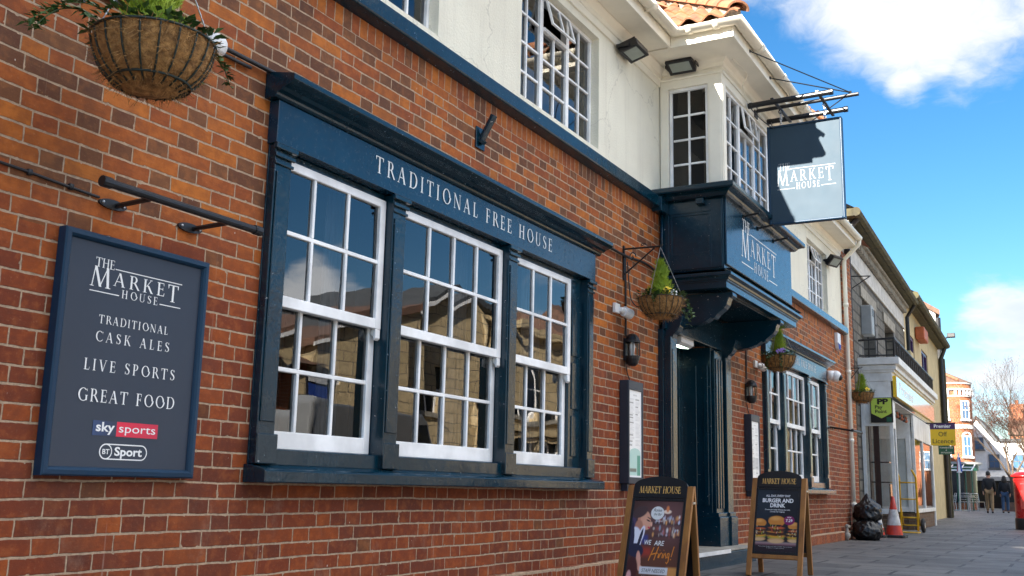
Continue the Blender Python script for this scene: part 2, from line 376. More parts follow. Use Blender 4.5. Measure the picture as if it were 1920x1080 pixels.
class MB:
    """collects faces; build() links them as ONE mesh object"""
    def __init__(s): s.v = []; s.f = []; s.mi = []; s.col = []; s.cur = 0; s.curcol = None
    def add(s, vs, fs):
        o = len(s.v); s.v += [tuple(v) for v in vs]
        for f in fs: s.f.append([i + o for i in f]); s.mi.append(s.cur); s.col.append(s.curcol)
        return s
    def box(s, x0, x1, y0, y1, z0, z1):
        x0, x1 = min(x0, x1), max(x0, x1); y0, y1 = min(y0, y1), max(y0, y1); z0, z1 = min(z0, z1), max(z0, z1)
        return s.add([(x, y, z) for x in (x0, x1) for y in (y0, y1) for z in (z0, z1)],
                     [(0, 1, 3, 2), (4, 6, 7, 5), (0, 4, 5, 1), (2, 3, 7, 6), (0, 2, 6, 4), (1, 5, 7, 3)])
    def quad(s, a, b, c, d): return s.add([a, b, c, d], [(0, 1, 2, 3)])
    def prism(s, poly, fn, t0, t1):
        """polygon poly of (a,b) swept from t0 to t1; fn(a,b,t) -> xyz"""
        n = len(poly); vs = [fn(a, b, t0) for a, b in poly] + [fn(a, b, t1) for a, b in poly]
        return s.add(vs, [tuple(range(n))[::-1], tuple(range(n, 2 * n))] + [(i, (i + 1) % n, n + (i + 1) % n, n + i) for i in range(n)])
    def tube(s, pts, r, n=8, cap=True):
        pts = [Vector(p) for p in pts]; rs = r if isinstance(r, (list, tuple)) else [r] * len(pts)
        vs = []; u = None
        for i, p in enumerate(pts):
            t = (pts[min(i + 1, len(pts) - 1)] - pts[max(i - 1, 0)]).normalized()
            if u is None: u = t.orthogonal().normalized()
            else:
                u = u - t * u.dot(t); u = u.normalized() if u.length > 1e-6 else t.orthogonal().normalized()
            w = t.cross(u)
            vs += [p + (u * math.cos(2 * math.pi * k / n) + w * math.sin(2 * math.pi * k / n)) * rs[i] for k in range(n)]
        fs = [(i * n + k, i * n + (k + 1) % n, (i + 1) * n + (k + 1) % n, (i + 1) * n + k) for i in range(len(pts) - 1) for k in range(n)]
        if cap: fs += [tuple(range(n))[::-1], tuple(range((len(pts) - 1) * n, len(pts) * n))]
        return s.add(vs, fs)
    def lathe(s, prof, c=(0, 0, 0), n=24, a0=0, a1=2 * math.pi, axis='z'):
        full = abs(a1 - a0 - 2 * math.pi) < 1e-6; m = n if full else n + 1; vs = []
        for r, z in prof:
            for k in range(m):
                a = a0 + (a1 - a0) * k / n
                p = (r * math.cos(a), r * math.sin(a), z)
                if axis == 'x': p = (z, p[0], p[1])
                if axis == 'y': p = (p[0], z, p[1])
                vs.append((c[0] + p[0], c[1] + p[1], c[2] + p[2]))
        fs = [(i * m + k, i * m + (k + 1) % m, (i + 1) * m + (k + 1) % m, (i + 1) * m + k) for i in range(len(prof) - 1) for k in range(n)]
        return s.add(vs, fs)
    def ball(s, c, r, n=10, sx=1, sy=1, sz=1):
        k = max(4, n // 2); st = len(s.v)
        s.lathe([(max(1e-4, r * math.sin(math.pi * i / k)), -r * math.cos(math.pi * i / k)) for i in range(k + 1)], (0, 0, 0), n)
        for i in range(st, len(s.v)):
            v = s.v[i]; s.v[i] = (c[0] + v[0] * sx, c[1] + v[1] * sy, c[2] + v[2] * sz)
        return s
    def build(s, name, mat, parent=None, smooth=False, bevel=0.0, local=False, seg=2):
        me = bpy.data.meshes.new(name); vs = s.v
        if parent is not None and not local:
            inv = WM[parent.name].inverted(); vs = [tuple(inv @ Vector(v)) for v in vs]
        me.from_pydata(vs, [], s.f)
        mats = mat if isinstance(mat, (list, tuple)) else [mat]
        for m in mats: me.materials.append(MATS[m])
        if len(mats) > 1: me.polygons.foreach_set('material_index', s.mi)
        if any(c is not None for c in s.col):
            ca = me.color_attributes.new('Col', 'FLOAT_COLOR', 'CORNER')
            buf = []
            for f, c in zip(s.f, s.col): buf += list(tuple(c or (0, 0, 0)) + (1,)) * len(f)
            ca.data.foreach_set('color', buf)
        if smooth: me.polygons.foreach_set('use_smooth', [True] * len(s.f))
        me.update(); me.validate()
        o = bpy.data.objects.new(name, me); COL.objects.link(o)
        if parent is not None: o.parent = parent; WM[o.name] = WM[parent.name]
        else: WM[o.name] = Matrix.Identity(4)
        if bevel:
            b = o.modifiers.new('bevel', 'BEVEL'); b.width = bevel; b.segments = seg; b.limit_method = 'ANGLE'; b.angle_limit = R(40)
            b.harden_normals = False
        return o


def tag(o, label, cat, group=None):
    o['label'] = label; o['category'] = cat
    if group: o['group'] = group
    return o


def thing(name, label, cat, loc=(0, 0, 0), rz=0, group=None):
    o = bpy.data.objects.new(name, None); COL.objects.link(o); o.location = loc; o.rotation_euler = (0, 0, rz)
    o.empty_display_size = .1
    WM[o.name] = Matrix.Translation(loc) @ Matrix.Rotation(rz, 4, 'Z')
    return tag(o, label, cat, group)


def copy_tree(o, parent=None):
    c = o.copy(); COL.objects.link(c)
    if parent is not None: c.parent = parent
    WM[c.name] = WM[o.name]
    for ch in list(o.children): copy_tree(ch, c)
    return c


def structure(o): o['kind'] = 'structure'; return o


def wall(mb, x0, x1, z0, z1, y, holes=(), reveal=.12, axis='y'):
    """a wall sheet with rectangular openings (x0,x1,z0,z1), each with its reveals"""
    f = (lambda x, yy, z: (x, yy, z)) if axis == 'y' else (lambda x, yy, z: (yy, x, z))
    xs = sorted({x0, x1} | {min(max(h[i], x0), x1) for h in holes for i in (0, 1)})
    zs = sorted({z0, z1} | {min(max(h[i], z0), z1) for h in holes for i in (2, 3)})
    for a, b in zip(xs, xs[1:]):
        for c, d in zip(zs, zs[1:]):
            mx, mz = (a + b) / 2, (c + d) / 2
            if any(h[0] < mx < h[1] and h[2] < mz < h[3] for h in holes): continue
            mb.quad(f(a, y, c), f(b, y, c), f(b, y, d), f(a, y, d))
    for h in holes:
        a, b, c, d = max(h[0], x0), min(h[1], x1), max(h[2], z0), min(h[3], z1); yb = y + reveal
        mb.quad(f(a, y, c), f(a, yb, c), f(a, yb, d), f(a, y, d)); mb.quad(f(b, y, c), f(b, y, d), f(b, yb, d), f(b, yb, c))
        mb.quad(f(a, y, d), f(a, yb, d), f(b, yb, d), f(b, y, d)); mb.quad(f(a, y, c), f(b, y, c), f(b, yb, c), f(a, yb, c))


# ---- lettering: drawn roman capitals, and text curves turned into mesh
T, t = .135, .05


def _arc(cx, cy, rx, ry, a0, a1, tk, tn, n=18):
    """a crescent stroke: thick at the sides, thin at top and bottom"""
    out = []
    for i in range(n):
        q = []
        for a in (a0 + (a1 - a0) * i / n, a0 + (a1 - a0) * (i + 1) / n):
            c, s_ = math.cos(R(a)), math.sin(R(a)); q.append(((cx + rx * c, cy + ry * s_), (cx + (rx - tk) * c, cy + (ry - tn) * s_)))
        out.append([q[0][0], q[1][0], q[1][1], q[0][1]])
    return out


def _stem(x, y0=0, y1=1, w=None):
    w = T if w is None else w
    return [[(x, y0), (x + w, y0), (x + w, y1), (x, y1)]]
def _ser(x, y, w=.30, h=.035): return [[(x - w / 2, y), (x + w / 2, y), (x + w / 2, y + h), (x - w / 2, y + h)]]
def _dg(x0, y0, x1, y1, w): return [[(x0, y0), (x0 + w, y0), (x1 + w, y1), (x1, y1)]]
def _bar(x0, x1, y, h=None):
    h = t if h is None else h
    return [[(x0, y), (x1, y), (x1, y + h), (x0, y + h)]]
def _sp(pts, ws):
    out = []
    for i in range(len(pts) - 1):
        def nrm(k):
            a, b = pts[max(k - 1, 0)], pts[min(k + 1, len(pts) - 1)]; dx, dy = b[0] - a[0], b[1] - a[1]; l = math.hypot(dx, dy); return -dy / l, dx / l
        (ax, ay), (bx, by) = nrm(i), nrm(i + 1); p, q = pts[i], pts[i + 1]; wa, wb = ws[i] / 2, ws[i + 1] / 2
        out.append([(p[0] + ax * wa, p[1] + ay * wa), (p[0] - ax * wa, p[1] - ay * wa), (q[0] - bx * wb, q[1] - by * wb), (q[0] + bx * wb, q[1] + by * wb)])
    return out


def _ss(n=20):
    P0 = [(.47, .80), (.40, .93), (.28, .975), (.15, .93), (.10, .80), (.14, .67), (.28, .55), (.43, .43), (.50, .29), (.45, .12), (.31, .025), (.15, .06), (.06, .22)]
    W0 = [.04, .05, .05, .08, .12, .14, .15, .15, .13, .09, .05, .05, .04]
    return _sp(P0, W0) + [[(.46, .78), (.50, .78), (.50, 1.0), (.465, .98)], [(.04, 0), (.075, .02), (.08, .25), (.04, .25)]]


def glyphs():
    return {
        'T': (.80, _stem(.33) + _ser(.4, 0) + _bar(.02, .78, .95) + [[(.02, .95), (.05, .76), (.08, .76), (.10, .95)], [(.70, .95), (.72, .76), (.75, .76), (.78, .95)]]),
        'H': (.92, _stem(.13) + _stem(.66) + _ser(.2, 0) + _ser(.2, .965) + _ser(.725, 0) + _ser(.725, .965) + _bar(.265, .66, .5)),
        'E': (.66, _stem(.13) + _bar(.05, .58, .95) + _bar(.265, .52, .5) + _bar(.05, .62, 0) + [[(.545, .95), (.56, .78), (.59, .78), (.58, .95)], [(.575, .05), (.62, .24), (.65, .24), (.62, .05)], [(.49, .40), (.52, .40), (.52, .65), (.49, .65)]]),
        'F': (.62, _stem(.13) + _ser(.2, 0) + _bar(.05, .56, .95) + _bar(.265, .50, .48) + [[(.525, .95), (.54, .76), (.57, .76), (.56, .95)], [(.47, .38), (.50, .38), (.50, .63), (.47, .63)]]),
        'L': (.64, _stem(.13) + _ser(.2, .965) + _bar(.05, .58, 0) + [[(.55, .05), (.60, .26), (.63, .26), (.585, .05)]]),
        'I': (.36, _stem(.11) + _ser(.178, 0) + _ser(.178, .965)),
        'M': (1.06, _dg(.06, 0, .19, 1, .05) + _dg(.16, 1, .46, .02, T) + _dg(.48, .02, .83, 1, .05) + _dg(.78, 1, .86, 0, T) + _ser(.09, 0, .2) + _ser(.93, 0, .28)),
        'A': (.86, _dg(.07, 0, .40, 1, .05) + _dg(.36, 1, .66, 0, T + .01) + _bar(.2, .63, .33) + _ser(.10, 0, .22) + _ser(.73, 0, .27)),
        'R': (.78, _stem(.13) + _ser(.2, 0) + _bar(.05, .36, .95) + _bar(.265, .36, .47) + _arc(.34, .735, .27, .265, -90, 90, T, t) + _dg(.34, .49, .66, 0, T + .01) + _ser(.73, 0, .16)),
        'P': (.68, _stem(.13) + _ser(.2, 0) + _bar(.05, .34, .95) + _bar(.265, .34, .43) + _arc(.32, .715, .28, .285, -90, 90, T, t)),
        'K': (.82, _stem(.13) + _ser(.2, 0) + _ser(.2, .965) + _dg(.265, .45, .62, 1, .055) + _dg(.34, .56, .66, 0, T + .02) + _ser(.64, .965, .22) + _ser(.74, 0, .2)),
        'O': (1.0, _arc(.5, .5, .46, .515, 0, 360, T + .01, t, 40)),
        'C': (.86, _arc(.5, .5, .46, .515, 48, 312, T + .01, t, 30) + [[(.76, .74), (.795, .74), (.81, .98), (.775, .93)], [(.77, .10), (.81, .16), (.84, .26), (.80, .26)]]),
        'G': (.94, _arc(.5, .5, .46, .515, 48, 318, T + .01, t, 30) + _stem(.70, .06, .44, T) + _ser(.77, .42, .28) + [[(.77, .74), (.805, .74), (.82, .98), (.785, .93)]]),
        'D': (.93, _stem(.13) + _bar(.05, .42, .95) + _bar(.05, .42, 0) + _arc(.40, .5, .46, .5, -90, 90, T + .01, t, 24)),
        'N': (.96, _dg(.155, 0, .155, 1, .05) + _dg(.10, 1, .72, 0, T + .01) + _dg(.79, 0, .79, 1, .05) + _ser(.18, 0, .22) + _ser(.815, .965, .22) + _ser(.10, .965, .14)),
        'U': (.92, _stem(.13, .30) + _stem(.70, .30, 1, .05) + _arc(.44, .32, .31, .335, 180, 360, .10, t, 20) + _ser(.2, .965) + _ser(.725, .965, .22)),
        'S': (.58, _ss()),
        'V': (.84, _dg(.36, 0, .06, 1, T) + _dg(.40, 0, .70, 1, .05) + _ser(.13, .965, .27) + _ser(.73, .965, .2)),
        ' ': (.42, []), '&': (.8, _arc(.35, .27, .3, .285, 0, 360, .12, t, 24) + _arc(.35, .77, .2, .24, 0, 360, .10, t, 20)),
    }


GL = glyphs()
T, t = .085, .03
GL_THIN = glyphs()
T, t = .135, .05
_EPS = [0]


def roman(mb, text, cap, fn, u0, u1, v, cond=1.0, eps=1.2e-4, GL=GL):
    """drawn roman capitals of cap height `cap` from u0, spaced to end at u1; fn(u, v, lift) -> xyz"""
    nat = sum(GL[c][0] for c in text) * cap * cond; gaps = max(1, len(text) - 1)
    tr = 0 if u1 is None else (u1 - u0 - nat) / gaps
    if u1 is not None and tr < -.10 * cap * cond:
        cond *= (u1 - u0) / (nat - gaps * .04 * cap); nat = sum(GL[c][0] for c in text) * cap * cond; tr = (u1 - u0 - nat) / gaps
    u = u0
    for c in text:
        w, polys = GL[c]
        for k, p in enumerate(polys):
            mb.add([fn(u + x * cap * cond, v + y * cap, k * eps) for x, y in p], [tuple(range(len(p)))])
        u += w * cap * cond + tr
    return u


def logo(mb, fn, u0, w, v0, vs=1.0, GL=GL):
    """THE / MARKET / HOUSE with its rules; origin at the left end of the HOUSE baseline"""
    g = lambda u, v, l: fn(u0 + u * w, v0 + v * w * vs, l)
    def line(a, b, y): mb.add([g(a, y, 0), g(b, y, 0), g(b, y + .008 / vs, 0), g(a, y + .008 / vs, 0)], [(0, 1, 2, 3)])
    roman(mb, 'THE', .085, g, .035, .235, .225, GL=GL)
    line(.245, 1.0, .232)
    roman(mb, 'M', .185, g, 0.0, None, .045, 1.05, GL=GL)
    roman(mb, 'ARKE', .125, g, .235, .80, .085, 1.15, GL=GL)
    roman(mb, 'T', .165, g, .835, None, .048, 1.0, GL=GL)
    roman(mb, 'HOUSE', .075, g, .33, .73, -.012, GL=GL)
    line(0, .305, .0); line(.755, 1.0, .0)


def sans(mb, text, size, fn, u, v, align='LEFT', bold=0.0, shear=0.0, width=None, sx=1.0):
    """text in the built-in face, laid with fn(u, v, lift) -> xyz"""
    c = bpy.data.curves.new('txt', 'FONT'); c.body = text; c.size = 1; c.align_x = 'LEFT'; c.offset = bold; c.shear = shear; c.resolution_u = 3
    o = bpy.data.objects.new('txt', c); COL.objects.link(o)
    dg = bpy.context.evaluated_depsgraph_get(); me = bpy.data.meshes.new_from_object(o.evaluated_get(dg))
    vs = [tuple(x.co) for x in me.vertices]; fs = [tuple(p.vertices) for p in me.polygons]
    bpy.data.objects.remove(o); bpy.data.curves.remove(c); bpy.data.meshes.remove(me)
    if not vs: return
    xa = min(p[0] for p in vs); xb = max(p[0] for p in vs)
    k = size
    kx = (width / (xb - xa)) if width else k * sx
    wd = (xb - xa) * kx; off = {'LEFT': 0, 'CENTER': -wd / 2, 'RIGHT': -wd}[align]
    mb.add([fn(u + off + (p[0] - xa) * kx, v + p[1] * k, 0) for p in vs], fs)

# ------------------------------------------------------------------ ground
def sheet(name, x0, x1, y0, y1, z, mat): return structure(MB().quad((x0, y0, z), (x1, y0, z), (x1, y1, z), (x0, y1, z)).build(name, mat))
# the street climbs a little past the first part of the pub and then runs level
SLOPE = [(-60, -.40), (-1, -.40), (9.0, 0), (140, 0)]
def street(name, y0, y1, dz, mat, skirt=None):
    q = MB(); P_ = [(x, z + dz) for x, z in SLOPE]
    q.prism([(-60, -.9)] + P_ + [(140, -.9)], lambda x, z, y: (x, y, z), y0, y1)
    return structure(q.build(name, mat))
sheet('ground', -400, 900, -500, 500, -.92, 'asphalt'); sheet('ground', 140, 900, -500, 500, -.02, 'asphalt')
street('road', -9.2, -4.62, -.13, 'bounce_setts')
street('pavement', -4.5, 60, 0, 'paving')
street('kerb', -4.618, -4.502, .003, 'kerb_stone')
street('far_pavement', -60, -9.202, -.01, 'paving')

# ------------------------------------------------------------------ the pub
pm('brown_backing', (.05, .038, .03), .9, .3, 3)  # colour of the panels added to darken the bay's side panes
pub = thing('pub_building', 'long brick pub with navy painted windows, cream upper storey and projecting oriel bay', 'building', (9, 0, 0))
WIN1 = dict(P=[3.566, 3.683], M=[(4.537, 4.66), (5.87, 5.99)], S=[(3.60, 4.532, 3), (4.664, 5.865, 4), (5.994, 6.92, 3)], inf=(6.92, 7.13), Q=[7.13, 7.23])
WIN2 = dict(P=[12.18, 12.30], M=[(12.976, 13.098), (14.294, 14.416)], S=[(12.21, 12.97), (13.102, 14.29), (14.42, 15.185)], inf=(15.187, 15.36), Q=[15.36, 15.448])
WIN2['S'] = [s_ + (n_,) for s_, n_ in zip(WIN2['S'], (2, 4, 2))]
w = MB()
wall(w, -5, 17.9, -.6, 3.24, 0, [(3.60, 7.20, .75, 2.33), (12.21, 15.42, .75, 2.33), (8.78, 10.56, -.1, 2.3)], .3)
w.quad((17.9, 0, 0), (17.9, 8, 0), (17.9, 8, 3.24), (17.9, 0, 3.24)); w.quad((-5, 0, 0), (-5, 8, 0), (-5, 8, 3.24), (-5, 0, 3.24))
w.quad((17.9, .03, 3.24), (17.9, 8, 3.24), (17.9, 8, 4.7), (17.9, .03, 4.7))
w.box(17.16, 17.9, 0, .02, 3.24, 4.66)
w.build('brick_wall', 'brick', pub)
pl = MB(); pl.box(-5, 8.72, -.045, -.001, -.6, .14); pl.box(10.75, 17.3, -.045, -.001, 0, .14); pl.build('plinth', 'brick', pub, bevel=.006)
UW = [(3.65, 5.02, 3.45, 4.43, 3), (6.10, 7.46, 3.45, 4.43, 3), (14.82, 16.12, 3.42, 4.36, 3)]
w = MB(); wall(w, -5, 17.16, 3.24, 4.68, .02, [u[:4] for u in UW] + [(8.9, 11.1, 3.3, 4.6)], .14); w.quad((-5, .02, 3.24), (-5, 8, 3.24), (-5, 8, 4.7), (-5, .02, 4.7))
w.build('rendered_wall', 'render', pub)
# string course with its weathered top
sc = MB(); pr = [(0, 3.215), (-.075, 3.235), (-.082, 3.245), (-.082, 3.335), (-.07, 3.345), (.02, 3.385)]
for a, b in ((-5, 8.74), (11.27, 17.1)): sc.prism(pr, lambda y, z, x: (x, y, z), a, b)
sc.build('string_course', 'navy', pub, bevel=.004)
# interiors: dark rooms behind the glass
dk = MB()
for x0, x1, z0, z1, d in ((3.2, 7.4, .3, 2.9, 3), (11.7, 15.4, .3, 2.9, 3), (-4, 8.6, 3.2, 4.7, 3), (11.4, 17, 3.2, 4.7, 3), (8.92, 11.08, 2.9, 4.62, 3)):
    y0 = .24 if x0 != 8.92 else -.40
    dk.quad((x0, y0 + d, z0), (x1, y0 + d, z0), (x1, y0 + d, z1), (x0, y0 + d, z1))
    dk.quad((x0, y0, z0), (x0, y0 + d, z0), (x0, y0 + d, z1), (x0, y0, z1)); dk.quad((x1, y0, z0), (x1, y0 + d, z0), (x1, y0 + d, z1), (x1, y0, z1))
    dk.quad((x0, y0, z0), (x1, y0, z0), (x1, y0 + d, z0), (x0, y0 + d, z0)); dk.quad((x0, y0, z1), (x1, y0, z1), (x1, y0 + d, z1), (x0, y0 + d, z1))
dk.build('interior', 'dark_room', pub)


def sash_window(xl, xr, cols, zb, zt, yf, parent, mid=1.53):
    fr = MB(); gl = MB(); st = .05
    def one(z0, z1, y, bot, top):
        fr.box(xl, xl + st, y, y + .036, z0, z1); fr.box(xr - st, xr, y, y + .036, z0, z1)
        fr.box(xl + st, xr - st, y, y + .036, z0, z0 + bot); fr.box(xl + st, xr - st, y, y + .036, z1 - top, z1)
        a, b, c, d = xl + st, xr - st, z0 + bot, z1 - top
        zm = (c + d) / 2; fr.box(a, b, y + .004, y + .032, zm - .011, zm + .011)
        for k in range(1, cols):
            x = a + (b - a) * k / cols
            fr.box(x - .010, x + .010, y + .002, y + .034, c, zm - .011); fr.box(x - .010, x + .010, y + .002, y + .034, zm + .011, d)
        for k in range(cols):
            for p, q in ((c, zm - .011), (zm + .011, d)):
                xa = a + (b - a) * k / cols + (.010 if k else 0); xb = a + (b - a) * (k + 1) / cols - (.010 if k < cols - 1 else 0)
                j = [random.uniform(-.0026, .0026) for _ in range(3)]
                gl.quad((xa, y + .018 + j[0], p), (xb, y + .018 + j[1], p), (xb, y + .018 + j[1] + j[2], q), (xa, y + .018 + j[0] + j[2], q))
    one(mid - .03, zt, yf, .055, .045); one(zb, mid + .02, yf + .042, .085, .045)
    for x, s in ((xl + .004, 1), (xr - .046, -1)):     # horns below the meeting rail
        fr.prism([(0, 0), (0, -.05), (.016, -.062), (.02, -.04), (.036, -.03), (.036, 0)], lambda a, b, tt: (tt, yf + a, mid - .031 + b), x, x + .042)
    o = fr.build('sash_window', 'white_paint', parent, bevel=.003, seg=1); gl.build('pane', 'glass', o)
    return o


def shop_window(W, letters):
    x0, x1 = W['P'][0], W['Q'][1]
    fr = MB(); zt = 2.25
    fr.box(x0, x0 + .034, -.010, .19, .765, 2.285)
    fr.box(W['inf'][0] + .002, W['inf'][1], .012, .19, .805, 2.285)
    fr.box(x0 + .04, x1 - .002, -.032, .17, .765, .838)               # bottom rail
    fr.box(x0 + .034, x1 - .1, .008, .17, zt, 2.285)
    p = (W['inf'][0] + .05, W['inf'][1] - .04)
    for z0, z1 in ((.92, 1.22), (1.27, 1.62), (1.67, 2.10)): fr.box(p[0], p[1], .004, .011, z0, z1)
    root = fr.build('window_surround', 'navy', pub, bevel=.004)
    for a, b in [W['P']] + [list(m) for m in W['M']] + [W['Q']]:
        q = MB(); back = -.011 if (a, b) == tuple(W['P']) else .19
        q.box(a, b, -.05, back, .767, 2.283); q.box(a + .012, b - .012, -.058, -.051, .96, 2.15)
        q.box(a - .010, b + .010, -.065, -.051, .769, .905)
        q.box(a - .012, b + .012, -.067, -.051, 2.218, 2.238); q.box(a - .006, b + .006, -.061, -.051, 2.183, 2.199); q.box(a - .018, b + .018, -.075, -.051, 2.256, 2.282)
        q.build('pilaster', 'navy', root, bevel=.004)
    s = MB(); s.prism([(.0, .683), (-.13, .683), (-.135, .69), (-.135, .739), (-.12, .747), (-.03, .766), (0, .766)], lambda y, z, x: (x, y, z), x0 - .02, x1 + .04)
    s.build('sill', 'navy', root, bevel=.004)
    f = MB(); f.box(x0 - .01, x1 + .012, -.06, .02, 2.287, 2.500); f.build('frieze', 'navy_flat', root, bevel=.003)
    c = MB()
    prof = [(0, 2.502), (-.066, 2.502), (-.076, 2.512), (-.080, 2.524), (-.105, 2.530), (-.12, 2.543), (-.155, 2.554), (-.175, 2.567), (-.182, 2.573), (-.182, 2.597), (-.175, 2.603), (0, 2.64)]
    c.prism(prof, lambda y, z, x: (x, y, z), x0 - .05, x1 + .08); c.build('cornice', 'navy', root, bevel=.002, seg=1)
    tx = MB(); roman(tx, 'TRADITIONAL FREE HOUSE', .094, lambda u, v, l: (u, -.0615 - l, v), letters[0], letters[1], letters[2]); tx.build('lettering', 'letter', root)
    for a, b, n in W['S']: sash_window(a, b, n, .842, 2.248, -.004, pub, 1.548)


shop_window(WIN1, (4.337, 6.478, 2.36)); shop_window(WIN2, (12.85, 14.78, 2.36))
for x0, x1 in ((4.33, 4.50), (5.62, 5.83), (6.62, 6.90), (3.61, 3.72), (14.0, 14.25), (14.9, 15.15)):
    n = 14; vs = []; cu = MB()
    for i in range(n + 1):
        x = x0 + (x1 - x0) * i / n; y = .26 + .018 * math.sin(i * 2.2)
        vs += [(x, y, .7), (x, y, 2.3)]
    cu.add(vs, [(2 * i, 2 * i + 2, 2 * i + 3, 2 * i + 1) for i in range(n)]); cu.build('curtain', 'curtain', pub, smooth=True)
# a lit chandelier and candle lamp inside, seen through the middle sash
ch = thing('chandelier', 'small lit chandelier glowing inside the pub behind the middle sash', 'chandelier', (8.05, 1.2, 2.02))
k = MB(); k.tube([(8.05, 1.2, 2.85), (8.05, 1.2, 2.04)], .008); bl = []
for i in range(6):
    a = i * math.pi / 3; e = (8.05 + .13 * math.cos(a), 1.2 + .13 * math.sin(a))
    k.tube([(8.05, 1.2, 2.06), (8.05 + .07 * math.cos(a), 1.2 + .07 * math.sin(a), 2.0), (e[0], e[1], 2.06 + .05 * (i % 2))], .007, 6); bl.append((e[0], e[1], 2.095 + .05 * (i % 2)))
k.build('frame', 'black_metal', ch)
for b_ in bl: MB().ball(b_, .016, 8, sz=1.6).build('bulb', 'bulb', ch, smooth=True)


def casement(x0, x1, z0, z1, y, parent, lights, rows, axis='y', open_top=None, name='casement_window', gm='glass'):
    """metal casements: each light its own frame with glazing bars; axis says which way the wall runs"""
    F = (lambda a, b, c: (a, y + b, c)) if axis == 'y' else (lambda a, b, c: (y + b, a, c))
    def bx(mb, a0, a1, b0, b1, c0, c1):
        p, q = F(a0, b0, c0), F(a1, b1, c1); mb.box(p[0], q[0], p[1], q[1], p[2], q[2])
    fr = MB(); gl = MB(); n = len(lights); lw = (x1 - x0) / n
    bx(fr, x0, x1, -.012, .05, z0, z0 + .022); bx(fr, x0, x1, -.012, .05, z1 - .03, z1)
    for i, cols in enumerate(lights):
        a, b = x0 + lw * i, x0 + lw * (i + 1); zt = z1 - .03; zb = z0 + .022
        bx(fr, a, a + .026, -.008, .045, zb, zt); bx(fr, b - .026, b, -.008, .045, zb, zt)
        c0, c1 = a + .026, b - .026
        zc = zt
        if open_top == i:
            zc = zt - (zt - zb) * .27; bx(fr, c0, c1, -.02, .045, zc, zc + .03)
            ot = MB(); H = zt - zc - .03; ang = R(15 if axis == 'y' and y > 0 else 8)
            def L(u, v, d): return F(u, -.02 - math.sin(ang) * (H - v) - math.cos(ang) * d, zc + .03 + H - math.cos(ang) * (H - v) + 0 * d)
            for u0, u1, v0, v1 in ((c0, c1, 0, .02), (c0, c1, H - .02, H), (c0, c0 + .018, .02, H - .02), (c1 - .018, c1, .02, H - .02), ((c0 + c1) / 2 - .008, (c0 + c1) / 2 + .008, .02, H - .02)):
                vs = [L(u, v, d) for u in (u0, u1) for v in (v0, v1) for d in (0, .02)]
                fr.add(vs, [(0, 1, 3, 2), (4, 6, 7, 5), (0, 4, 5, 1), (2, 3, 7, 6), (0, 2, 6, 4), (1, 5, 7, 3)])
            gl.quad(L(c0 + .01, .01, .01), L(c1 - .01, .01, .01), L(c1 - .01, H - .01, .01), L(c0 + .01, H - .01, .01))
        rr = rows if open_top != i else rows - 1
        for k_ in range(1, cols):
            u = c0 + (c1 - c0) * k_ / cols; bx(fr, u - .009, u + .009, -.002, .03, zb, zc)
        for k_ in range(1, rr):
            v = zb + (zc - zb) * k_ / rr
            for c_ in range(cols): bx(fr, c0 + (c1 - c0) * c_ / cols + .009, c0 + (c1 - c0) * (c_ + 1) / cols - .009, -.001, .028, v - .009, v + .009)
        for c_ in range(cols):
            for k_ in range(rr):
                p, q = c0 + (c1 - c0) * c_ / cols, c0 + (c1 - c0) * (c_ + 1) / cols; s_, e_ = zb + (zc - zb) * k_ / rr, zb + (zc - zb) * (k_ + 1) / rr
                j = [random.uniform(-.0012, .0012) for _ in range(3)]
                gl.quad(F(p, .015 + j[0], s_), F(q, .015 + j[1], s_), F(q, .015 + j[1] + j[2], e_), F(p, .015 + j[0] + j[2], e_))
    o = fr.build(name, 'white_paint', parent, bevel=.002, seg=1); gl.build('pane', gm, o); return o


for i, (a, b, c, d, n) in enumerate(UW): casement(a, b, c, d, .10, pub, [2] * n, 4, open_top=1)
for a, b in ((3.7, 4.9), (6.2, 6.5)): MB().quad((a, .6, 3.46), (b, .6, 3.46), (b, .6, 4.4), (a, .6, 4.4)).build('blind', 'curtain', pub)

# the oriel bay
bay = MB()
bay.box(8.87, 11.13, -.60, .01, 4.465, 4.70)                       # frieze band above its windows
bay.box(8.87, 8.99, -.60, -.46, 3.42, 4.465); bay.box(11.01, 11.13, -.60, -.46, 3.42, 4.465)
bay.box(8.87, 8.92, -.07, .01, 3.42, 4.465); bay.box(11.08, 11.13, -.07, .01, 3.42, 4.465)
bay.box(8.862, 8.868, -.585, -.475, 3.45, 4.44); bay.box(8.885, 8.975, -.606, -.602, 3.45, 4.44)
prc = [(0, 0), (-.02, 0), (-.025, .03), (-.05, .05), (-.085, .07), (-.10, .10), (-.10, .12), (0, .12)]
def ring(mb, prof, x0, x1, y0, z, yb=.0):
    """a moulding that runs round the three sides of a projection (profile offsets outwards)"""
    n = len(prof); vs = []
    for (o, h) in prof: vs += [(x0 + o, yb, z + h), (x0 + o, y0 + o, z + h), (x1 - o, y0 + o, z + h), (x1 - o, yb, z + h)]
    fs = []
    for i in range(n - 1):
        for k in range(3): fs.append((4 * i + k, 4 * i + k + 1, 4 * i + 4 + k + 1, 4 * i + 4 + k))
    mb.add(vs, fs)
    return mb
ring(bay, [(-.0, .0), (-.012, .0), (-.018, .015), (-.012, .03), (-.0, .03)], 8.868, 11.132, -.602, 4.545)
ring(bay, [(.0, .0), (-.02, .01), (-.03, .04), (-.06, .07), (-.10, .085), (-.10, .11)], 8.868, 11.132, -.602, 4.60)
oriel = bay.build('oriel_bay', 'cream_paint', pub, bevel=.003)
casement(-.455, -.075, 3.445, 4.465, 8.905, oriel, [2], 4, axis='x', name='window', gm='glass_dull')
casement(-.455, -.075, 3.445, 4.465, 11.09, oriel, [2], 4, axis='x', name='window', gm='glass_dull')
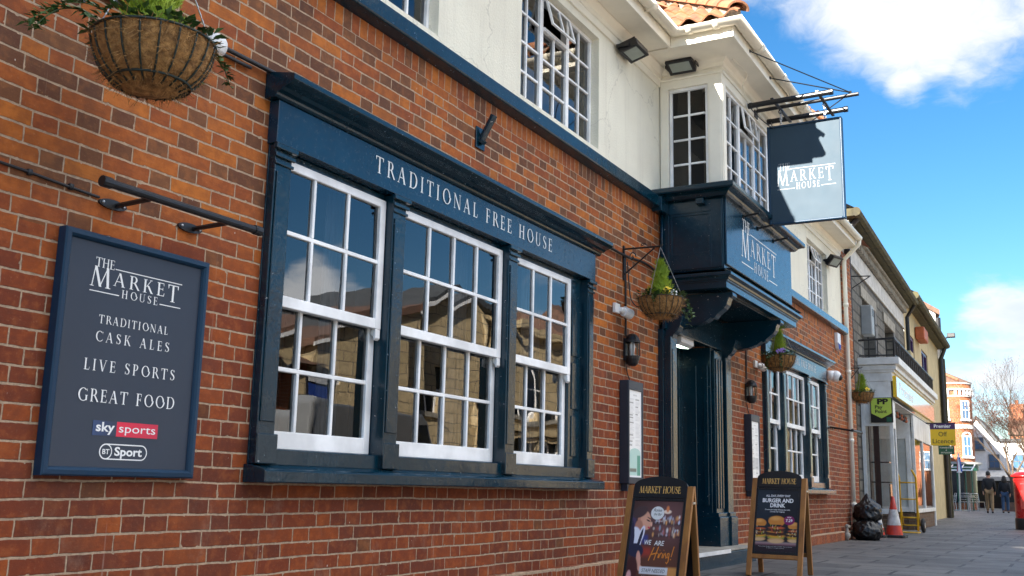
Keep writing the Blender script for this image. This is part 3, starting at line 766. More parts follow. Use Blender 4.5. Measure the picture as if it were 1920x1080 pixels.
casement(8.99, 11.01, 3.445, 4.465, -.565, oriel, [2, 2, 2, 2], 4, open_top=1, name='window')
for xx in (9.06, 10.94): MB().quad((xx, -.45, 3.45), (xx, .1, 3.45), (xx, .1, 4.46), (xx, -.45, 4.46)).build('blind', 'brown_backing', oriel)  # panels added behind the side panes so the bay looks dark inside
lg = MB()
ring(lg, [(.0, .0), (-.05, .005), (-.065, .02), (-.075, .035), (-.105, .05), (-.13, .055), (-.14, .065), (-.14, .10), (-.13, .11), (.0, .135), (.1, .137)], 8.79, 11.21, -.615, 3.315, .02)
lg.build('ledge', 'navy', oriel, bevel=.002, seg=1)
bp = MB(); bp.box(8.81, 11.19, -.612, .0, 2.645, 3.325)
bp.box(8.798, 8.808, -.60, -.50, 2.67, 3.31); bp.box(8.798, 8.808, -.095, -.01, 2.67, 3.31); bp.box(8.798, 8.808, -.50, -.095, 2.67, 2.80); bp.box(8.798, 8.808, -.50, -.095, 3.20, 3.31)
ring(bp, [(0, 0), (-.10, -.03)], 8.80, 11.20, -.613, 2.66, 0)
for y0, y1, z0, z1 in ((-.50, -.47, 2.80, 3.20), (-.125, -.095, 2.80, 3.20), (-.47, -.125, 2.80, 2.825), (-.47, -.125, 3.175, 3.20)): bp.box(8.801, 8.806, y0, y1, z0, z1)
bp.build('bay_panel', 'navy', oriel, bevel=.004)
sg = MB(); sg.box(8.83, 11.17, -.632, -.614, 2.70, 3.32); sgo = sg.build('sign_panel', 'navy_flat', oriel, bevel=.004)
tx = MB(); logo(tx, lambda u, v, l: (u, -.6335 - l, v), 9.285, 1.27, 2.805, 1.12); tx.build('lettering', 'letter', sgo)
hd = MB()
ring(hd, [(.1, .0), (.1, .002), (0, .002), (0, .062), (-.012, .062), (-.012, .072), (-.022, .076), (-.03, .094), (-.05, .106), (-.06, .110), (-.06, .136), (-.05, .142), (.12, .178)], 8.76, 11.27, -.645, 2.468, .0)
hd.quad((8.76, 0, 2.468), (11.27, 0, 2.468), (11.27, -.645, 2.468), (8.76, -.645, 2.468))
hd.box(9.05, 11.0, -.56, -.10, 2.453, 2.465)
hood = hd.build('hood', 'navy', oriel, bevel=.002, seg=1)
def console(x0, x1, prof, parent):
    q = MB(); q.prism(prof, lambda y, z, x: (x, y, z), x0, x1); q.build('console', 'navy', parent, bevel=.004)
cp = [(0, 2.452), (-.655, 2.452), (-.66, 2.42), (-.64, 2.40), (-.625, 2.41), (-.61, 2.38), (-.60, 2.345), (-.575, 2.31), (-.54, 2.285), (-.51, 2.262), (-.49, 2.235), (-.47, 2.222), (-.45, 2.235), (-.40, 2.20), (-.30, 2.17), (0, 2.12)]
console(8.90, 9.02, cp, hood); console(10.56, 10.68, cp, hood)

# doorcase
dc = MB()
dc.box(8.78, 10.75, -.05, .0, 2.25, 2.45); dc.box(8.93, 10.10, -.04, .30, 2.14, 2.25)
dc.box(8.75, 10.6, -.075, -.04, 2.13, 2.249)
door_case = dc.build('doorcase', 'navy', pub, bevel=.004)
q = MB(); q.box(8.75, 8.93, -.05, .30, .14, 2.13); q.box(8.765, 8.925, -.116, -.051, .14, 2.06); q.box(8.80, 8.89, -.122, -.117, .55, 1.95)
q.box(8.742, 8.945, -.138, -.04, .14, .44); q.box(8.748, 8.938, -.128, -.04, .44, .48); q.build('pilaster', 'navy', door_case, bevel=.006)
q = MB(); q.box(10.10, 10.60, -.05, .30, .14, 2.13); q.box(10.12, 10.38, -.085, -.051, .14, 2.10); q.box(10.405, 10.585, -.116, -.051, .14, 2.06)
for x in (10.16, 10.24, 10.32): q.box(x - .02, x + .02, -.097, -.086, .52, 2.02)
for y0, y1 in ((-.02, .03), (.10, .25)): q.box(10.088, 10.098, y0, y1, .55, 1.95)
q.box(10.085, 10.39, -.13, .25, .14, .44); q.box(10.395, 10.61, -.15, -.04, .14, .44); q.box(10.09, 10.385, -.115, .25, .44, .48); q.box(10.40, 10.60, -.135, -.04, .44, .48)
q.build('pilaster', 'navy', door_case, bevel=.008)
lp = [(-.02, 2.249), (-.215, 2.249), (-.215, 2.215), (-.20, 2.19), (-.19, 2.15), (-.165, 2.11), (-.135, 2.085), (-.118, 2.05), (-.118, 2.03), (-.02, 2.03)]
console(8.80, 8.91, lp, door_case); console(10.44, 10.56, lp, door_case)
d = MB(); d.box(8.93, 10.10, .24, .28, .14, .30); d.box(8.93, 10.10, .24, .28, 1.62, 1.70)
for x in (8.93, 9.45, 9.97): d.box(x, x + .13, .24, .28, .30, 1.62); d.box(x, x + .13, .24, .28, 1.70, 2.14)
for x in (9.1, 9.65): d.box(x - .02, x + .3, .255, .27, .3, .85)
d.tube([(9.42, .2, .85), (9.42, .2, 1.25)], .012); do = d.build('door', 'navy', pub, bevel=.004)
MB().quad((8.94, .262, .3), (10.09, .262, .3), (10.09, .262, 2.14), (8.94, .262, 2.14)).build('pane', 'window_dark', do)
st = MB(); st.box(8.72, 10.72, -.30, .25, -.2, .135); st.build('step', 'navy', pub, bevel=.012); MB().box(8.70, 10.74, -.315, .25, .1355, .155).build('step_tread', 'stone_step', pub, bevel=.006)
sn = MB(); sn.box(8.72, 9.80, -.322, -.3155, .120, .1555); sn.build('step_edge', 'white_paint', pub)

# eaves, gutters, roofs
ev = MB(); cr = MB()
ZS = 4.675
fp = [(.02, 4.50), (.0, 4.50), (.0, 4.565), (-.012, 4.57), (-.012, 4.61), (-.05, 4.66), (-.05, 4.674), (.02, 4.674)]
for a, b in ((-5, 8.86), (11.14, 17.1)): ev.prism(fp, lambda y, z, x: (x, y, z), a, b)
for a, b in ((-5, 8.395), (11.605, 17.1)):
    ev.box(a, b, -.25, .3, ZS, ZS + .02); ev.box(a, b, -.275, -.251, ZS - .012, ZS + .115)
ev.box(8.42, 11.58, -.835, .3, ZS, ZS + .018); ev.box(8.395, 11.605, -.862, -.836, ZS - .012, ZS + .115)
ev.box(8.394, 8.419, -.835, -.275, ZS - .012, ZS + .115); ev.box(11.581, 11.606, -.835, -.275, ZS - .012, ZS + .115)
ev.box(17.1, 17.13, -.275, .3, ZS - .012, ZS + .115)
ev.build('eaves', 'cream_paint', pub, bevel=.003)
gt = MB()
def gutter(mb, path, r=.052):
    """half-round gutter swept along a level path, open at the top"""
    n = 8; vs = []; m = len(path)
    for i, p in enumerate(path):
        p = Vector(p); a = Vector(path[max(i - 1, 0)]); b = Vector(path[min(i + 1, m - 1)])
        t1 = (p - a).normalized() if i else (b - p).normalized(); t2 = (b - p).normalized() if i < m - 1 else t1
        nn = Vector((-(t1 + t2).y, (t1 + t2).x, 0)).normalized(); k = 1 / max(.4, nn.dot(Vector((-t1.y, t1.x, 0))))
        for j in range(n + 1):
            an = math.pi * j / n; vs.append(p + nn * (r * math.cos(an) * k) + Vector((0, 0, -r * math.sin(an) * 1.05)))
    w_ = n + 1
    mb.add(vs, [(i * w_ + j, i * w_ + j + 1, (i + 1) * w_ + j + 1, (i + 1) * w_ + j) for i in range(m - 1) for j in range(n)])
gpath = [(-5, -.33, 4.80), (8.34, -.33, 4.80), (8.34, -.917, 4.80), (11.66, -.917, 4.80), (11.66, -.33, 4.80), (17.0, -.33, 4.80)]
gutter(gt, gpath)
for x in (6.2, 7.0, 7.75, 12.5, 14, 15.5): gt.tube([(x, -.275, 4.74), (x, -.33, 4.738), (x, -.39, 4.80)], .008, 5); gutter(gt, [(x - .04, -.33, 4.80), (x + .04, -.33, 4.80)], .058)
for x in (9.0, 9.8, 10.7, 11.4): gutter(gt, [(x - .04, -.917, 4.80), (x + .04, -.917, 4.80)], .058)
for y in (-.45, -.7): gutter(gt, [(8.34, y, 4.80), (8.34, y - .05, 4.80)], .058)
go = gt.build('gutter', 'gutter', pub, smooth=True); sm = go.modifiers.new('solid', 'SOLIDIFY'); sm.thickness = .004
dp = MB(); dp.tube([(17.0, -.33, 4.76), (17.0, -.33, 4.70), (17.15, -.06, 4.50), (17.15, -.05, 4.42), (17.15, -.05, .16)], .034, 12)
for z in (.5, 1.5, 2.6, 3.7): dp.lathe([(.034, z), (.042, z), (.042, z + .06), (.034, z + .06)], (17.15, -.05, 0), 14)
dp.build('downpipe', 'cream_paint', pub, smooth=True)
def pantile_slope(mb, a, b, up, rows, n, trim=None):
    """wavy tile courses between eave points a,b climbing along up; trim(u,v) keeps a tile (u,v in 0..1)"""
    a, b, up = Vector(a), Vector(b), Vector(up); e = (b - a); nrm = e.cross(up).normalized()
    if nrm.z < 0: nrm = -nrm
    K = 6
    for r_ in range(rows):
        for c in range(n):
            if trim and not trim((c + .5) / n, (r_ + .5) / rows): continue
            vs = []; jj = random.uniform(-.006, .006)
            for vv, lift in ((r_ / rows - .012, .02 + jj), ((r_ + 1.12) / rows, .0)):
                for k_ in range(K + 1):
                    w_ = k_ / K; hgt = .028 * math.sin(w_ * 2 * math.pi) if w_ < .999 else .0
                    vs.append(a + e * ((c + w_) / n) + up * vv + nrm * (hgt + lift + .03))
            m = len(vs); vs += [Vector(v) - nrm * .016 for v in vs[:K + 1]]
            mb.add(vs, [(k_, k_ + 1, K + 1 + k_ + 1, K + 1 + k_) for k_ in range(K)] + [(k_ + 1, k_, m + k_, m + k_ + 1) for k_ in range(K)])
rf = MB()
slope = (4.0, 2.45)
rf.quad((-5.1, -.36, 4.80), (17.9, -.36, 4.80), (17.9, 3.9, 7.4), (-5.1, 3.9, 7.4)); rf.quad((-5.1, 8.2, 4.8), (17.9, 8.2, 4.8), (17.9, 3.9, 7.4), (-5.1, 3.9, 7.4))
roof = rf.build('roof', 'pantile', pub)
br = MB()
pantile_slope(br, (8.36, -.93, 4.83), (8.36, .9, 4.83), (1.63, 0, 1.22), 9, 9, lambda u, v: u * 1.83 > v * 1.63 - .1)
pantile_slope(br, (8.42, -.86, 4.76), (11.58, -.86, 4.76), (0, 1.76, 1.22), 9, 16, lambda u, v: (u * 3.28 > v * 1.6 - .1) and ((1 - u) * 3.28 > v * 1.6 - .1))
pantile_slope(br, (11.64, .9, 4.83), (11.64, -.93, 4.83), (-1.63, 0, 1.22), 9, 9, lambda u, v: (1 - u) * 1.83 > v * 1.63 - .1)
br.build('bay_roof', 'pantile', roof)
rt = MB(); A = Vector((8.38, -.91, 4.87)); B = Vector((10.0, .72, 6.10)); nseg = 11
mo = MB()
for A_, B_ in ((A, B), (Vector((11.62, -.91, 4.87)), B)):
    for i in range(nseg):
        p, q_ = A_.lerp(B_, i / nseg), A_.lerp(B_, (i + 1.08) / nseg); d_ = (q_ - p).normalized(); sd = d_.cross(Vector((0, 0, 1))).normalized(); upv = sd.cross(d_)
        vs = []
        for pt, rr in ((p, .092), (q_, .076)):
            for k_ in range(9):
                an = math.pi * k_ / 8; vs.append(pt + sd * rr * math.cos(an) + upv * (rr * .75 * math.sin(an) + .02))
        rt.add(vs, [(k_, k_ + 1, 10 + k_, 9 + k_) for k_ in range(8)])
    mo.tube([A_.lerp(B_, .03) + Vector((0, 0, -.02)), B_ + Vector((0, 0, -.02))], .07, 8)
hr = rt.build('hip_ridge', 'pantile', roof, smooth=False); sm = hr.modifiers.new('solid', 'SOLIDIFY'); sm.thickness = .018
mo.build('ridge_mortar', 'mortar', roof)
from mathutils import noise as mnoise

# ------------------------------------------------------------------ things fixed to the pub front
nb = thing('notice_board', 'tall framed navy board listing cask ales, live sports and great food, on the brick', 'notice board', (2.841, 0, .694))
m = MB(); m.box(2.50, 3.182, -.030, -.004, .72, 1.597); m.build('panel', 'board_blue', nb)
fr = MB()
fp = [(0, -.002), (0, -.042), (.006, -.048), (.022, -.05), (.03, -.042), (.034, -.032), (.034, -.002)]
def picture_frame(mb, x0, x1, z0, z1, prof):
    n = len(prof); vs = []
    for o, y in prof: vs += [(x0 + o, y, z0 + o), (x1 - o, y, z0 + o), (x1 - o, y, z1 - o), (x0 + o, y, z1 - o)]
    mb.add(vs, [(4 * i + k, 4 * i + (k + 1) % 4, 4 * (i + 1) + (k + 1) % 4, 4 * (i + 1) + k) for i in range(n - 1) for k in range(4)])
picture_frame(fr, 2.474, 3.208, .694, 1.622, fp); fr.build('frame', 'frame_blue', nb)
fw = lambda y: (lambda u, v, l: (u, y - l, v))
B = fw(-.0312)
tx = MB(); logo(tx, B, 2.612, .46, 1.398, .95)
roman(tx, 'TRADITIONAL', .033, B, 2.668, 3.016, 1.279); roman(tx, 'CASK ALES', .040, B, 2.66, 3.03, 1.208)
roman(tx, 'LIVE SPORTS', .044, B, 2.62, 3.072, 1.094); roman(tx, 'GREAT FOOD', .049, B, 2.606, 3.084, .975)
tx.build('lettering', 'letter', nb)
pr = MB()
def fill(mb, x0, x1, z0, z1, col, y): mb.curcol = col; mb.quad((x0, y, z0), (x1, y, z0), (x1, y, z1), (x0, y, z1))
for k in range(12):
    c = k / 11; fill(pr, 2.688 + .1125 * k / 12, 2.688 + .1125 * (k + 1) / 12, .849, .906, (.012, .03 + .02 * (1 - c), .16 * (1 - c) + .07 * c), -.0318)
for k in range(8):
    c = k / 7; fill(pr, 2.8005 + .206 * k / 8, 2.8005 + .206 * (k + 1) / 8, .849, .906, (.75 - .15 * c, .015, .06), -.0318)
pr.curcol = (.85, .85, .85); L = lambda u, v, l: (u, -.0324, v)
sans(pr, 'sky', .050, L, 2.703, .866, bold=.022, width=.088); sans(pr, 'sports', .047, L, 2.812, .866, width=.182)
pr.build('sports_logo', 'print', nb)
bt = MB()
def pill(x0, x1, z0, z1, th, y):
    r = (z1 - z0) / 2; zc = (z0 + z1) / 2; P_ = [(x1 - r + r * math.cos(a), zc + r * math.sin(a)) for a in [math.pi * (-.5 + k / 14) for k in range(15)]] + [(x0 + r + r * math.cos(a), zc + r * math.sin(a)) for a in [math.pi * (.5 + k / 14) for k in range(15)]]
    Q_ = [(x1 - r + (r - th) * math.cos(a), zc + (r - th) * math.sin(a)) for a in [math.pi * (-.5 + k / 14) for k in range(15)]] + [(x0 + r + (r - th) * math.cos(a), zc + (r - th) * math.sin(a)) for a in [math.pi * (.5 + k / 14) for k in range(15)]]
    n = len(P_); bt.add([(p[0], y, p[1]) for p in P_] + [(p[0], y, p[1]) for p in Q_], [(k, (k + 1) % n, n + (k + 1) % n, n + k) for k in range(n)])
pill(2.728, 2.961, .759, .820, .0045, -.0318); pill(2.7285, 2.789, .7595, .8195, .0045, -.0322)
sans(bt, 'BT', .027, L, 2.743, .780, bold=.02, width=.033); sans(bt, 'Sport', .046, L, 2.800, .776, bold=.028, width=.135)
bt.build('broadcast_logo', 'letter', nb)



def trough_light(name, label, x0, x1, z, y, feet, loc, arms_z=.0):
    o = thing(name, label, 'light', loc, group=None)
    q = MB(); q.tube([(x0, y, z), (x1, y, z)], .017, 12); q.tube([(x0 - .012, y, z), (x0 + .03, y, z)], .0215, 12); q.tube([(x1 - .03, y, z), (x1 + .012, y, z)], .0215, 12)
    q.build('tube', 'black_metal', o, smooth=False, bevel=.002)
    for f in feet:
        q = MB(); zf = z + arms_z; n = 16
        pl_ = [(f + .068 * math.cos(2 * math.pi * k / n), zf + .020 * math.sin(2 * math.pi * k / n)) for k in range(n)]
        q.prism(pl_, lambda a, b, tt: (a, tt, b), -.001, -.012)
        q.tube([(f + .02, -.012, zf), (f + .015, -.05, zf), (f, y + .005, z)], .011, 8)
        b = q.build('arm', 'black_metal', o)
        q = MB()
        for s_ in (-1, 1): q.ball((f + s_ * .05, -.014, zf), .007, 8)
        q.build('bolt', 'steel', b, smooth=True)
    return o


trough_light('trough_light', 'black tube light on two short wall arms above the navy notice board', 2.457, 3.276, 1.762, -.25, (2.70, 3.11), (2.87, 0, 1.76))
trough_light('trough_light', 'thin black trough light on arms near the cream downpipe', 15.55, 16.22, 1.60, -.38, (15.75, 16.05), (15.9, 0, 1.6), .06)

# flag pole holder
o = thing('flagpole_holder', 'navy angled pole socket on a small plate on the brick above the shop window cornice', 'pole holder', (5.52, 0, 2.93))
q = MB(); q.box(5.465, 5.575, -.012, -.001, 2.855, 3.0); q.build('plate', 'navy', o, bevel=.003)
q = MB(); q.tube([(5.52, -.012, 2.905), (5.525, -.105, 3.075)], .024, 14); q.tube([(5.52, -.012, 2.90), (5.52, -.03, 2.92)], .032, 12); q.build('socket', 'navy', o, bevel=.002)


# cables
def cable(label, pts, r=.007, mat='black_plastic', clips=()):
    q = MB(); P_ = [Vector(p) for p in pts]; out = []
    for i in range(len(P_) - 1):
        for k in range(8):
            tt = k / 8; p0, p1, p2, p3 = P_[max(i - 1, 0)], P_[i], P_[i + 1], P_[min(i + 2, len(P_) - 1)]
            out.append(.5 * ((2 * p1) + (p2 - p0) * tt + (2 * p0 - 5 * p1 + 4 * p2 - p3) * tt * tt + (3 * p1 - p0 - 3 * p2 + p3) * tt ** 3))
    out.append(P_[-1]); q.tube(out, r, 6)
    for x, z in clips: q.box(x - .008, x + .008, -.016, -.001, z - .011, z + .011)
    return tag(q.build('cable', mat, None, smooth=True), label, 'cable')


cable('thin black cable clipped along the brick to the tube light over the notice board', [(-1, -.008, 1.80), (1.5, -.008, 1.806), (2.2, -.008, 1.794), (2.45, -.008, 1.783), (2.63, -.010, 1.775)], .006, clips=[(2.08, 1.797), (2.32, 1.79), (2.5, 1.783)])
cable('thick black cable running level over the brick at the height of the window cornice', [(-2, -.02, 2.64), (2.4, -.02, 2.632), (2.9, -.02, 2.622), (3.4, -.024, 2.636), (5.5, -.02, 2.635), (7.2, -.02, 2.655), (7.9, -.022, 2.64), (8.4, -.02, 2.668), (8.74, -.03, 2.62)], .012)
cable('second black cable sagging just under the thick one beside the hanging basket', [(-2, -.016, 2.60), (2.4, -.016, 2.597), (2.9, -.016, 2.600), (3.39, -.02, 2.606)], .009)
cable('black cable dropping down the brick to the wall lantern left of the door', [(7.95, -.012, 2.66), (7.965, -.012, 2.4), (7.972, -.012, 2.0), (7.972, -.012, 1.96)], .008)
cable('black cable dropping down the brick to the wall lantern right of the door', [(11.51, -.012, 2.40), (11.50, -.012, 2.2), (11.49, -.012, 1.95)], .008)
cable('thin black cable from the left wall lantern to its menu case', [(7.98, -.012, 1.70), (8.0, -.012, 1.65), (8.04, -.02, 1.585)], .005)
cable('thin black cable from the right wall lantern to its menu case', [(11.5, -.012, 1.66), (11.53, -.012, 1.6), (11.56, -.02, 1.545)], .005)
cable('loose black cable looping from the basket bracket down behind the basket left of the door', [(7.985, -.02, 2.60), (8.0, -.03, 2.40), (7.99, -.05, 2.28), (7.98, -.10, 2.21), (7.97, -.16, 2.20)], .005)

# junction boxes on the bay
for lab, bx_ in (('navy painted junction box where the bay panel meets the brick', (8.60, 8.79, -.10, -.005, 3.20, 3.335)), ('small navy box under the bay ledge near its outer corner', (8.735, 8.796, -.45, -.375, 3.262, 3.315))):
    q = MB(); q.box(*bx_); tag(q.build('junction_box', 'navy', None, bevel=.005), lab, 'junction box')
q = MB(); q.tube([(8.775, -.035, 3.20), (8.775, -.035, 2.80)], .012, 8); tag(q.build('conduit', 'navy_flat', None, smooth=True), 'short navy conduit down the side of the bay panel', 'conduit')
for x in (9.36, 9.86, 10.44):
    q = MB(); q.tube([(x, -.633, 3.262), (x, -.70, 3.275), (x, -.79, 3.283)], .010, 8); q.tube([(x, -.634, 3.262), (x, -.645, 3.262)], .022, 10); q.build('light_arm', 'black_metal', oriel)


# floodlights
def flood(label, loc, rz, tilt, s=1.0):
    o = thing('floodlight', label, 'floodlight', loc, rz, group='floodlights under the eaves')
    ct, st_ = math.cos(tilt), math.sin(tilt)
    def f(x, d, v): return (x * s, (-.10 - d * ct + v * st_) * s, (-.02 - d * st_ - v * ct) * s)   # face looks out and down
    def bx(mb, x0, x1, d0, d1, v0, v1):
        vs = [f(x, d, v) for x in (x0, x1) for d in (d0, d1) for v in (v0, v1)]
        mb.add(vs, [(0, 1, 3, 2), (4, 6, 7, 5), (0, 4, 5, 1), (2, 3, 7, 6), (0, 2, 6, 4), (1, 5, 7, 3)])
    q = MB(); bx(q, -.135, .135, -.035, .02, -.09, .09)
    for k in range(7): bx(q, -.12 + k * .04 - .006, -.12 + k * .04 + .006, -.06, -.0355, -.08, .08)
    for a in ((-.135, .135, .0205, .028, -.09, -.062), (-.135, .135, .0205, .028, .062, .09), (-.135, -.105, .0205, .028, -.062, .062), (.105, .135, .0205, .028, -.062, .062)): bx(q, *a)
    q.build('housing', 'black_metal', o, bevel=.003, local=True)
    q = MB(); bx(q, -.104, .104, .0205, .0235, -.061, .061); q.build('lens', 'flood_glass', o, local=True)
    q = MB(); q.box(-.16 * s, -.15 * s, -.12 * s, -.002, -.03 * s, .0); q.box(.15 * s, .16 * s, -.12 * s, -.002, -.03 * s, 0); q.box(-.149 * s, .149 * s, -.014, -.002, -.03 * s, 0); q.build('yoke', 'black_metal', o, local=True)


flood('black floodlight tilted down under the main eaves left of the oriel bay', (7.93, 0, 4.50), 0, R(74))
flood('black floodlight on the cream side of the oriel bay over its narrow window', (8.855, -.24, 4.66), R(-90), R(66), .95)
flood('small black floodlight under the eaves at the far end of the pub', (16.2, 0, 4.28), R(-20), R(45))


# hanging baskets
def bracket(label, x, tip, ztop, grp='wrought iron basket brackets'):
    o = thing('basket_bracket', label, 'bracket', (x, 0, ztop), group=grp)
    q = MB(); q.box(x - .012, x + .012, -.014, -.002, ztop - .27, ztop + .03); q.tube([(x, -.014, ztop), (x, tip, ztop - .005), (x, tip - .02, ztop + .01)], .008, 8)
    q.tube([(x, -.014, ztop - .22), (x, tip * .85, ztop - .012)], .007, 8)
    sp = [(x, -.05 - .035 * (1 - k / 14) * math.cos(k * .6) - .035, ztop - .075 + .045 * (1 - k / 16) * math.sin(k * .6)) for k in range(14)]; q.tube(sp, .005, 6)
    sp = [(x, tip * .55 - .03 * (1 - k / 14) * math.cos(k * .6), ztop + .012 - .0 + .03 * (1 - k / 14) * abs(math.sin(k * .5))) for k in range(10)]; q.tube(sp, .004, 6)
    q.build('ironwork', 'black_metal', o)


def leafquad(mb, p, d, n, L_, W_):
    d = Vector(d).normalized(); s_ = d.cross(Vector(n)); s_ = s_.normalized() if s_.length > 1e-4 else d.orthogonal().normalized(); p = Vector(p); nn = s_.cross(d)
    mb.add([p, p + d * L_ * .45 + s_ * W_ + nn * W_ * .3, p + d * L_, p + d * L_ * .45 - s_ * W_ + nn * W_ * .3], [(0, 1, 2, 3)])


def basket(label, c, r, flowers, con_h, trail, seed, hang=.30):
    rd = random.Random(seed); c = Vector(c)
    o = thing('hanging_basket', label, 'hanging basket', tuple(c), group='hanging baskets along the pub front')
    G = lambda a, rr, z: (c.x + rr * math.cos(a), c.y + rr * math.sin(a), c.z + z)
    H = r * .92
    prof = [(1.0, 0), (.985, -.12), (.95, -.30), (.88, -.50), (.77, -.70), (.62, -.87), (.44, -.99), (.22, -1.06), (.005, -1.08)]
    q = MB(); q.lathe([(p_ * r, z_ * H * .95) for p_, z_ in prof], tuple(c), 40)
    for i, v in enumerate(q.v):
        n_ = mnoise.noise(Vector(v) * 28) * .006 * r / .2; dv = (Vector(v) - c); q.v[i] = tuple(Vector(v) + dv.normalized() * n_)
    li = q.build('liner', 'coir', o, smooth=True)
    fz = MB()
    for k in range(2600):
        a = rd.uniform(0, 6.283); j = rd.uniform(0, 6.5); i_ = int(j); f_ = j - i_; p_ = prof[i_][0] * (1 - f_) + prof[i_ + 1][0] * f_; z_ = prof[i_][1] * (1 - f_) + prof[i_ + 1][1] * f_
        P0 = Vector(G(a, p_ * r + .001, z_ * H * .95)); dv = Vector((rd.uniform(-1, 1), rd.uniform(-1, 1), rd.uniform(-1, 1))).normalized() * rd.uniform(.015, .05); ou = (P0 - c).normalized() * .004
        s_ = dv.cross(ou).normalized() * .0009; fz.add([P0 + s_, P0 - s_, P0 + dv + ou - s_, P0 + dv + ou + s_], [(0, 1, 2, 3)])
    fz.build('fibres', 'coir', li)
    w_ = MB()
    for k in range(20):
        a = 2 * math.pi * k / 20; w_.tube([G(a, p_ * r + .006, z_ * H * .95) for p_, z_ in prof[:7]], .0036 * r / .2, 5)
    for rr, z_ in ((1.0, 0), (.63, -.87)):
        w_.tube([G(2 * math.pi * k / 40, rr * r + .007, z_ * H * .95) for k in range(41)], .0045 * r / .2, 6, cap=False)
    w_.build('wire_frame', 'wire_green', o, smooth=True)
    for k in range(3):
        a = 2 * math.pi * k / 3 + .9; p0, p1 = Vector(G(a, r, 0)), Vector((c.x, c.y, c.z + hang)); ck = MB()
        n = int((p1 - p0).length / .018)
        for i in range(n):
            u, v = p0.lerp(p1, i / n), p0.lerp(p1, (i + 1.15) / n); ck.tube([u, v], .0022 if i % 2 else .0034, 4)
        ck.build('chain', 'steel', o)
    MB().lathe([(.001, -.02), (r * .5, -.018), (r * .97, -.025)], tuple(c), 28).build('soil', 'soil', o)
    # small golden conifer: upright feathery sprays
    cf = MB(); top = con_h
    for k in range(int(1500 * con_h / .25)):
        h_ = rd.random() ** 1.2; a = rd.uniform(0, 6.283); R_ = .105 * r / .2 * (1 - h_) ** .8 * math.sqrt(rd.random()) * (1 + .38 * math.sin(a * 3 + h_ * 9 + seed) * math.sin(h_ * 23 + a * 2)) + .003
        p = Vector((c.x + R_ * math.cos(a) + .012 * math.sin(h_ * 5 + seed), c.y + R_ * math.sin(a), c.z + h_ * top))
        d = Vector((math.cos(a) * .55, math.sin(a) * .55, 1.0)) + Vector((rd.uniform(-.6, .6), rd.uniform(-.6, .6), 0)); L_ = rd.uniform(.02, .075) * r / .2
        leafquad(cf, p, d, (math.cos(a), math.sin(a), .2), L_, .0026 * r / .2)
        for s_ in (-1, 1): leafquad(cf, p + d.normalized() * L_ * .4, d + Vector((-math.sin(a) * s_, math.cos(a) * s_, 0)) * .8, (math.cos(a), math.sin(a), .2), L_ * .5, .0022 * r / .2)
    cf.build('conifer', 'conifer', o)
    iv = MB()
    for k in range(int(230)):
        a = rd.uniform(0, 6.283); rr = r * math.sqrt(rd.uniform(.3, 1.12)); p = Vector(G(a, rr, rd.uniform(0, .055 * r / .2)))
        leafquad(iv, p, (math.cos(a) + rd.uniform(-.6, .6), math.sin(a) + rd.uniform(-.6, .6), rd.uniform(-.3, .7)), (rd.uniform(-.3, .3), rd.uniform(-.3, .3), 1), rd.uniform(.025, .05) * r / .2, .013 * r / .2)
    for a, ln, rise in trail:
        pts = []; p = Vector(G(a, r * .95, .02)); d = Vector((math.cos(a), math.sin(a), rise)).normalized()
        for k in range(14):
            pts.append(p.copy()); p = p + d * ln / 14; d = (d + Vector((rd.uniform(-.2, .2), rd.uniform(-.2, .2), -.12))).normalized()
            for s_ in range(3):
                leafquad(iv, p, (d.x + rd.uniform(-.9, .9), d.y + rd.uniform(-.9, .9), rd.uniform(-.5, .5)), (rd.uniform(-.5, .5), -.6, 1), rd.uniform(.022, .045) * r / .2, .013 * r / .2)
        iv.tube(pts, .0022, 4)
    iv.build('trailing_leaves', 'leaf', o)
    for mat, a, rr, z_ in flowers:
        fl = MB(); p = Vector(G(a, rr * r, z_)); nrm = Vector((-.75, -.55, .35)).normalized(); u = nrm.orthogonal().normalized(); v = nrm.cross(u)
        for k in range(5):
            b = 2 * math.pi * k / 5; e = u * math.cos(b) + v * math.sin(b); s_ = nrm.cross(e); q0 = p + e * .006
            fl.add([q0, q0 + e * .012 + s_ * .013 + nrm * .003, q0 + e * .026 + s_ * .008 + nrm * .002, q0 + e * .026 - s_ * .008 + nrm * .002, q0 + e * .012 - s_ * .013 + nrm * .003], [(0, 1, 2, 3, 4)])
        fl.build('flower', mat, o)


basket('big coir basket with ivy and a golden conifer over the notice board', (2.462, -.44, 2.27), .2145, [('petal_white', -.1, 1.0, .0), ('petal_white', .15, .98, .02)], .24, [(3.2, .36, .15), (2.8, .25, .5), (-.3, .16, .1), (.2, .14, .2)], 3, .52)
bracket('iron basket bracket high on the brick above the notice board', 2.462, -.44, 2.80)
basket('coir basket with yellow and white pansies beside the left wall lantern', (7.935, -.339, 2.248), .184, [('petal_yellow', 3.9, .75, .05), ('petal_yellow', 4.1, .6, .055), ('petal_white', 4.3, .8, .03)], .30, [(-.5, .26, .1), (-.2, .30, -.2), (-.9, .2, -.4), (-.35, .2, -.6), (3.3, .12, -.2)], 5, .44)
bracket('iron basket bracket on the brick just left of the oriel bay', 7.935, -.339, 2.70)
basket('coir basket with purple pansies to the right of the pub door', (11.734, -.324, 2.224), .184, [('petal_purple', 3.7, .6, .05), ('petal_purple', 4.0, .5, .06), ('petal_purple', 3.4, .7, .04)], .30, [(3.4, .26, -.6), (2.9, .24, -.5), (3.1, .2, .1), (-.4, .12, -.4)], 8, .44)
bracket('iron basket bracket to the right of the pub door', 11.734, -.324, 2.67)
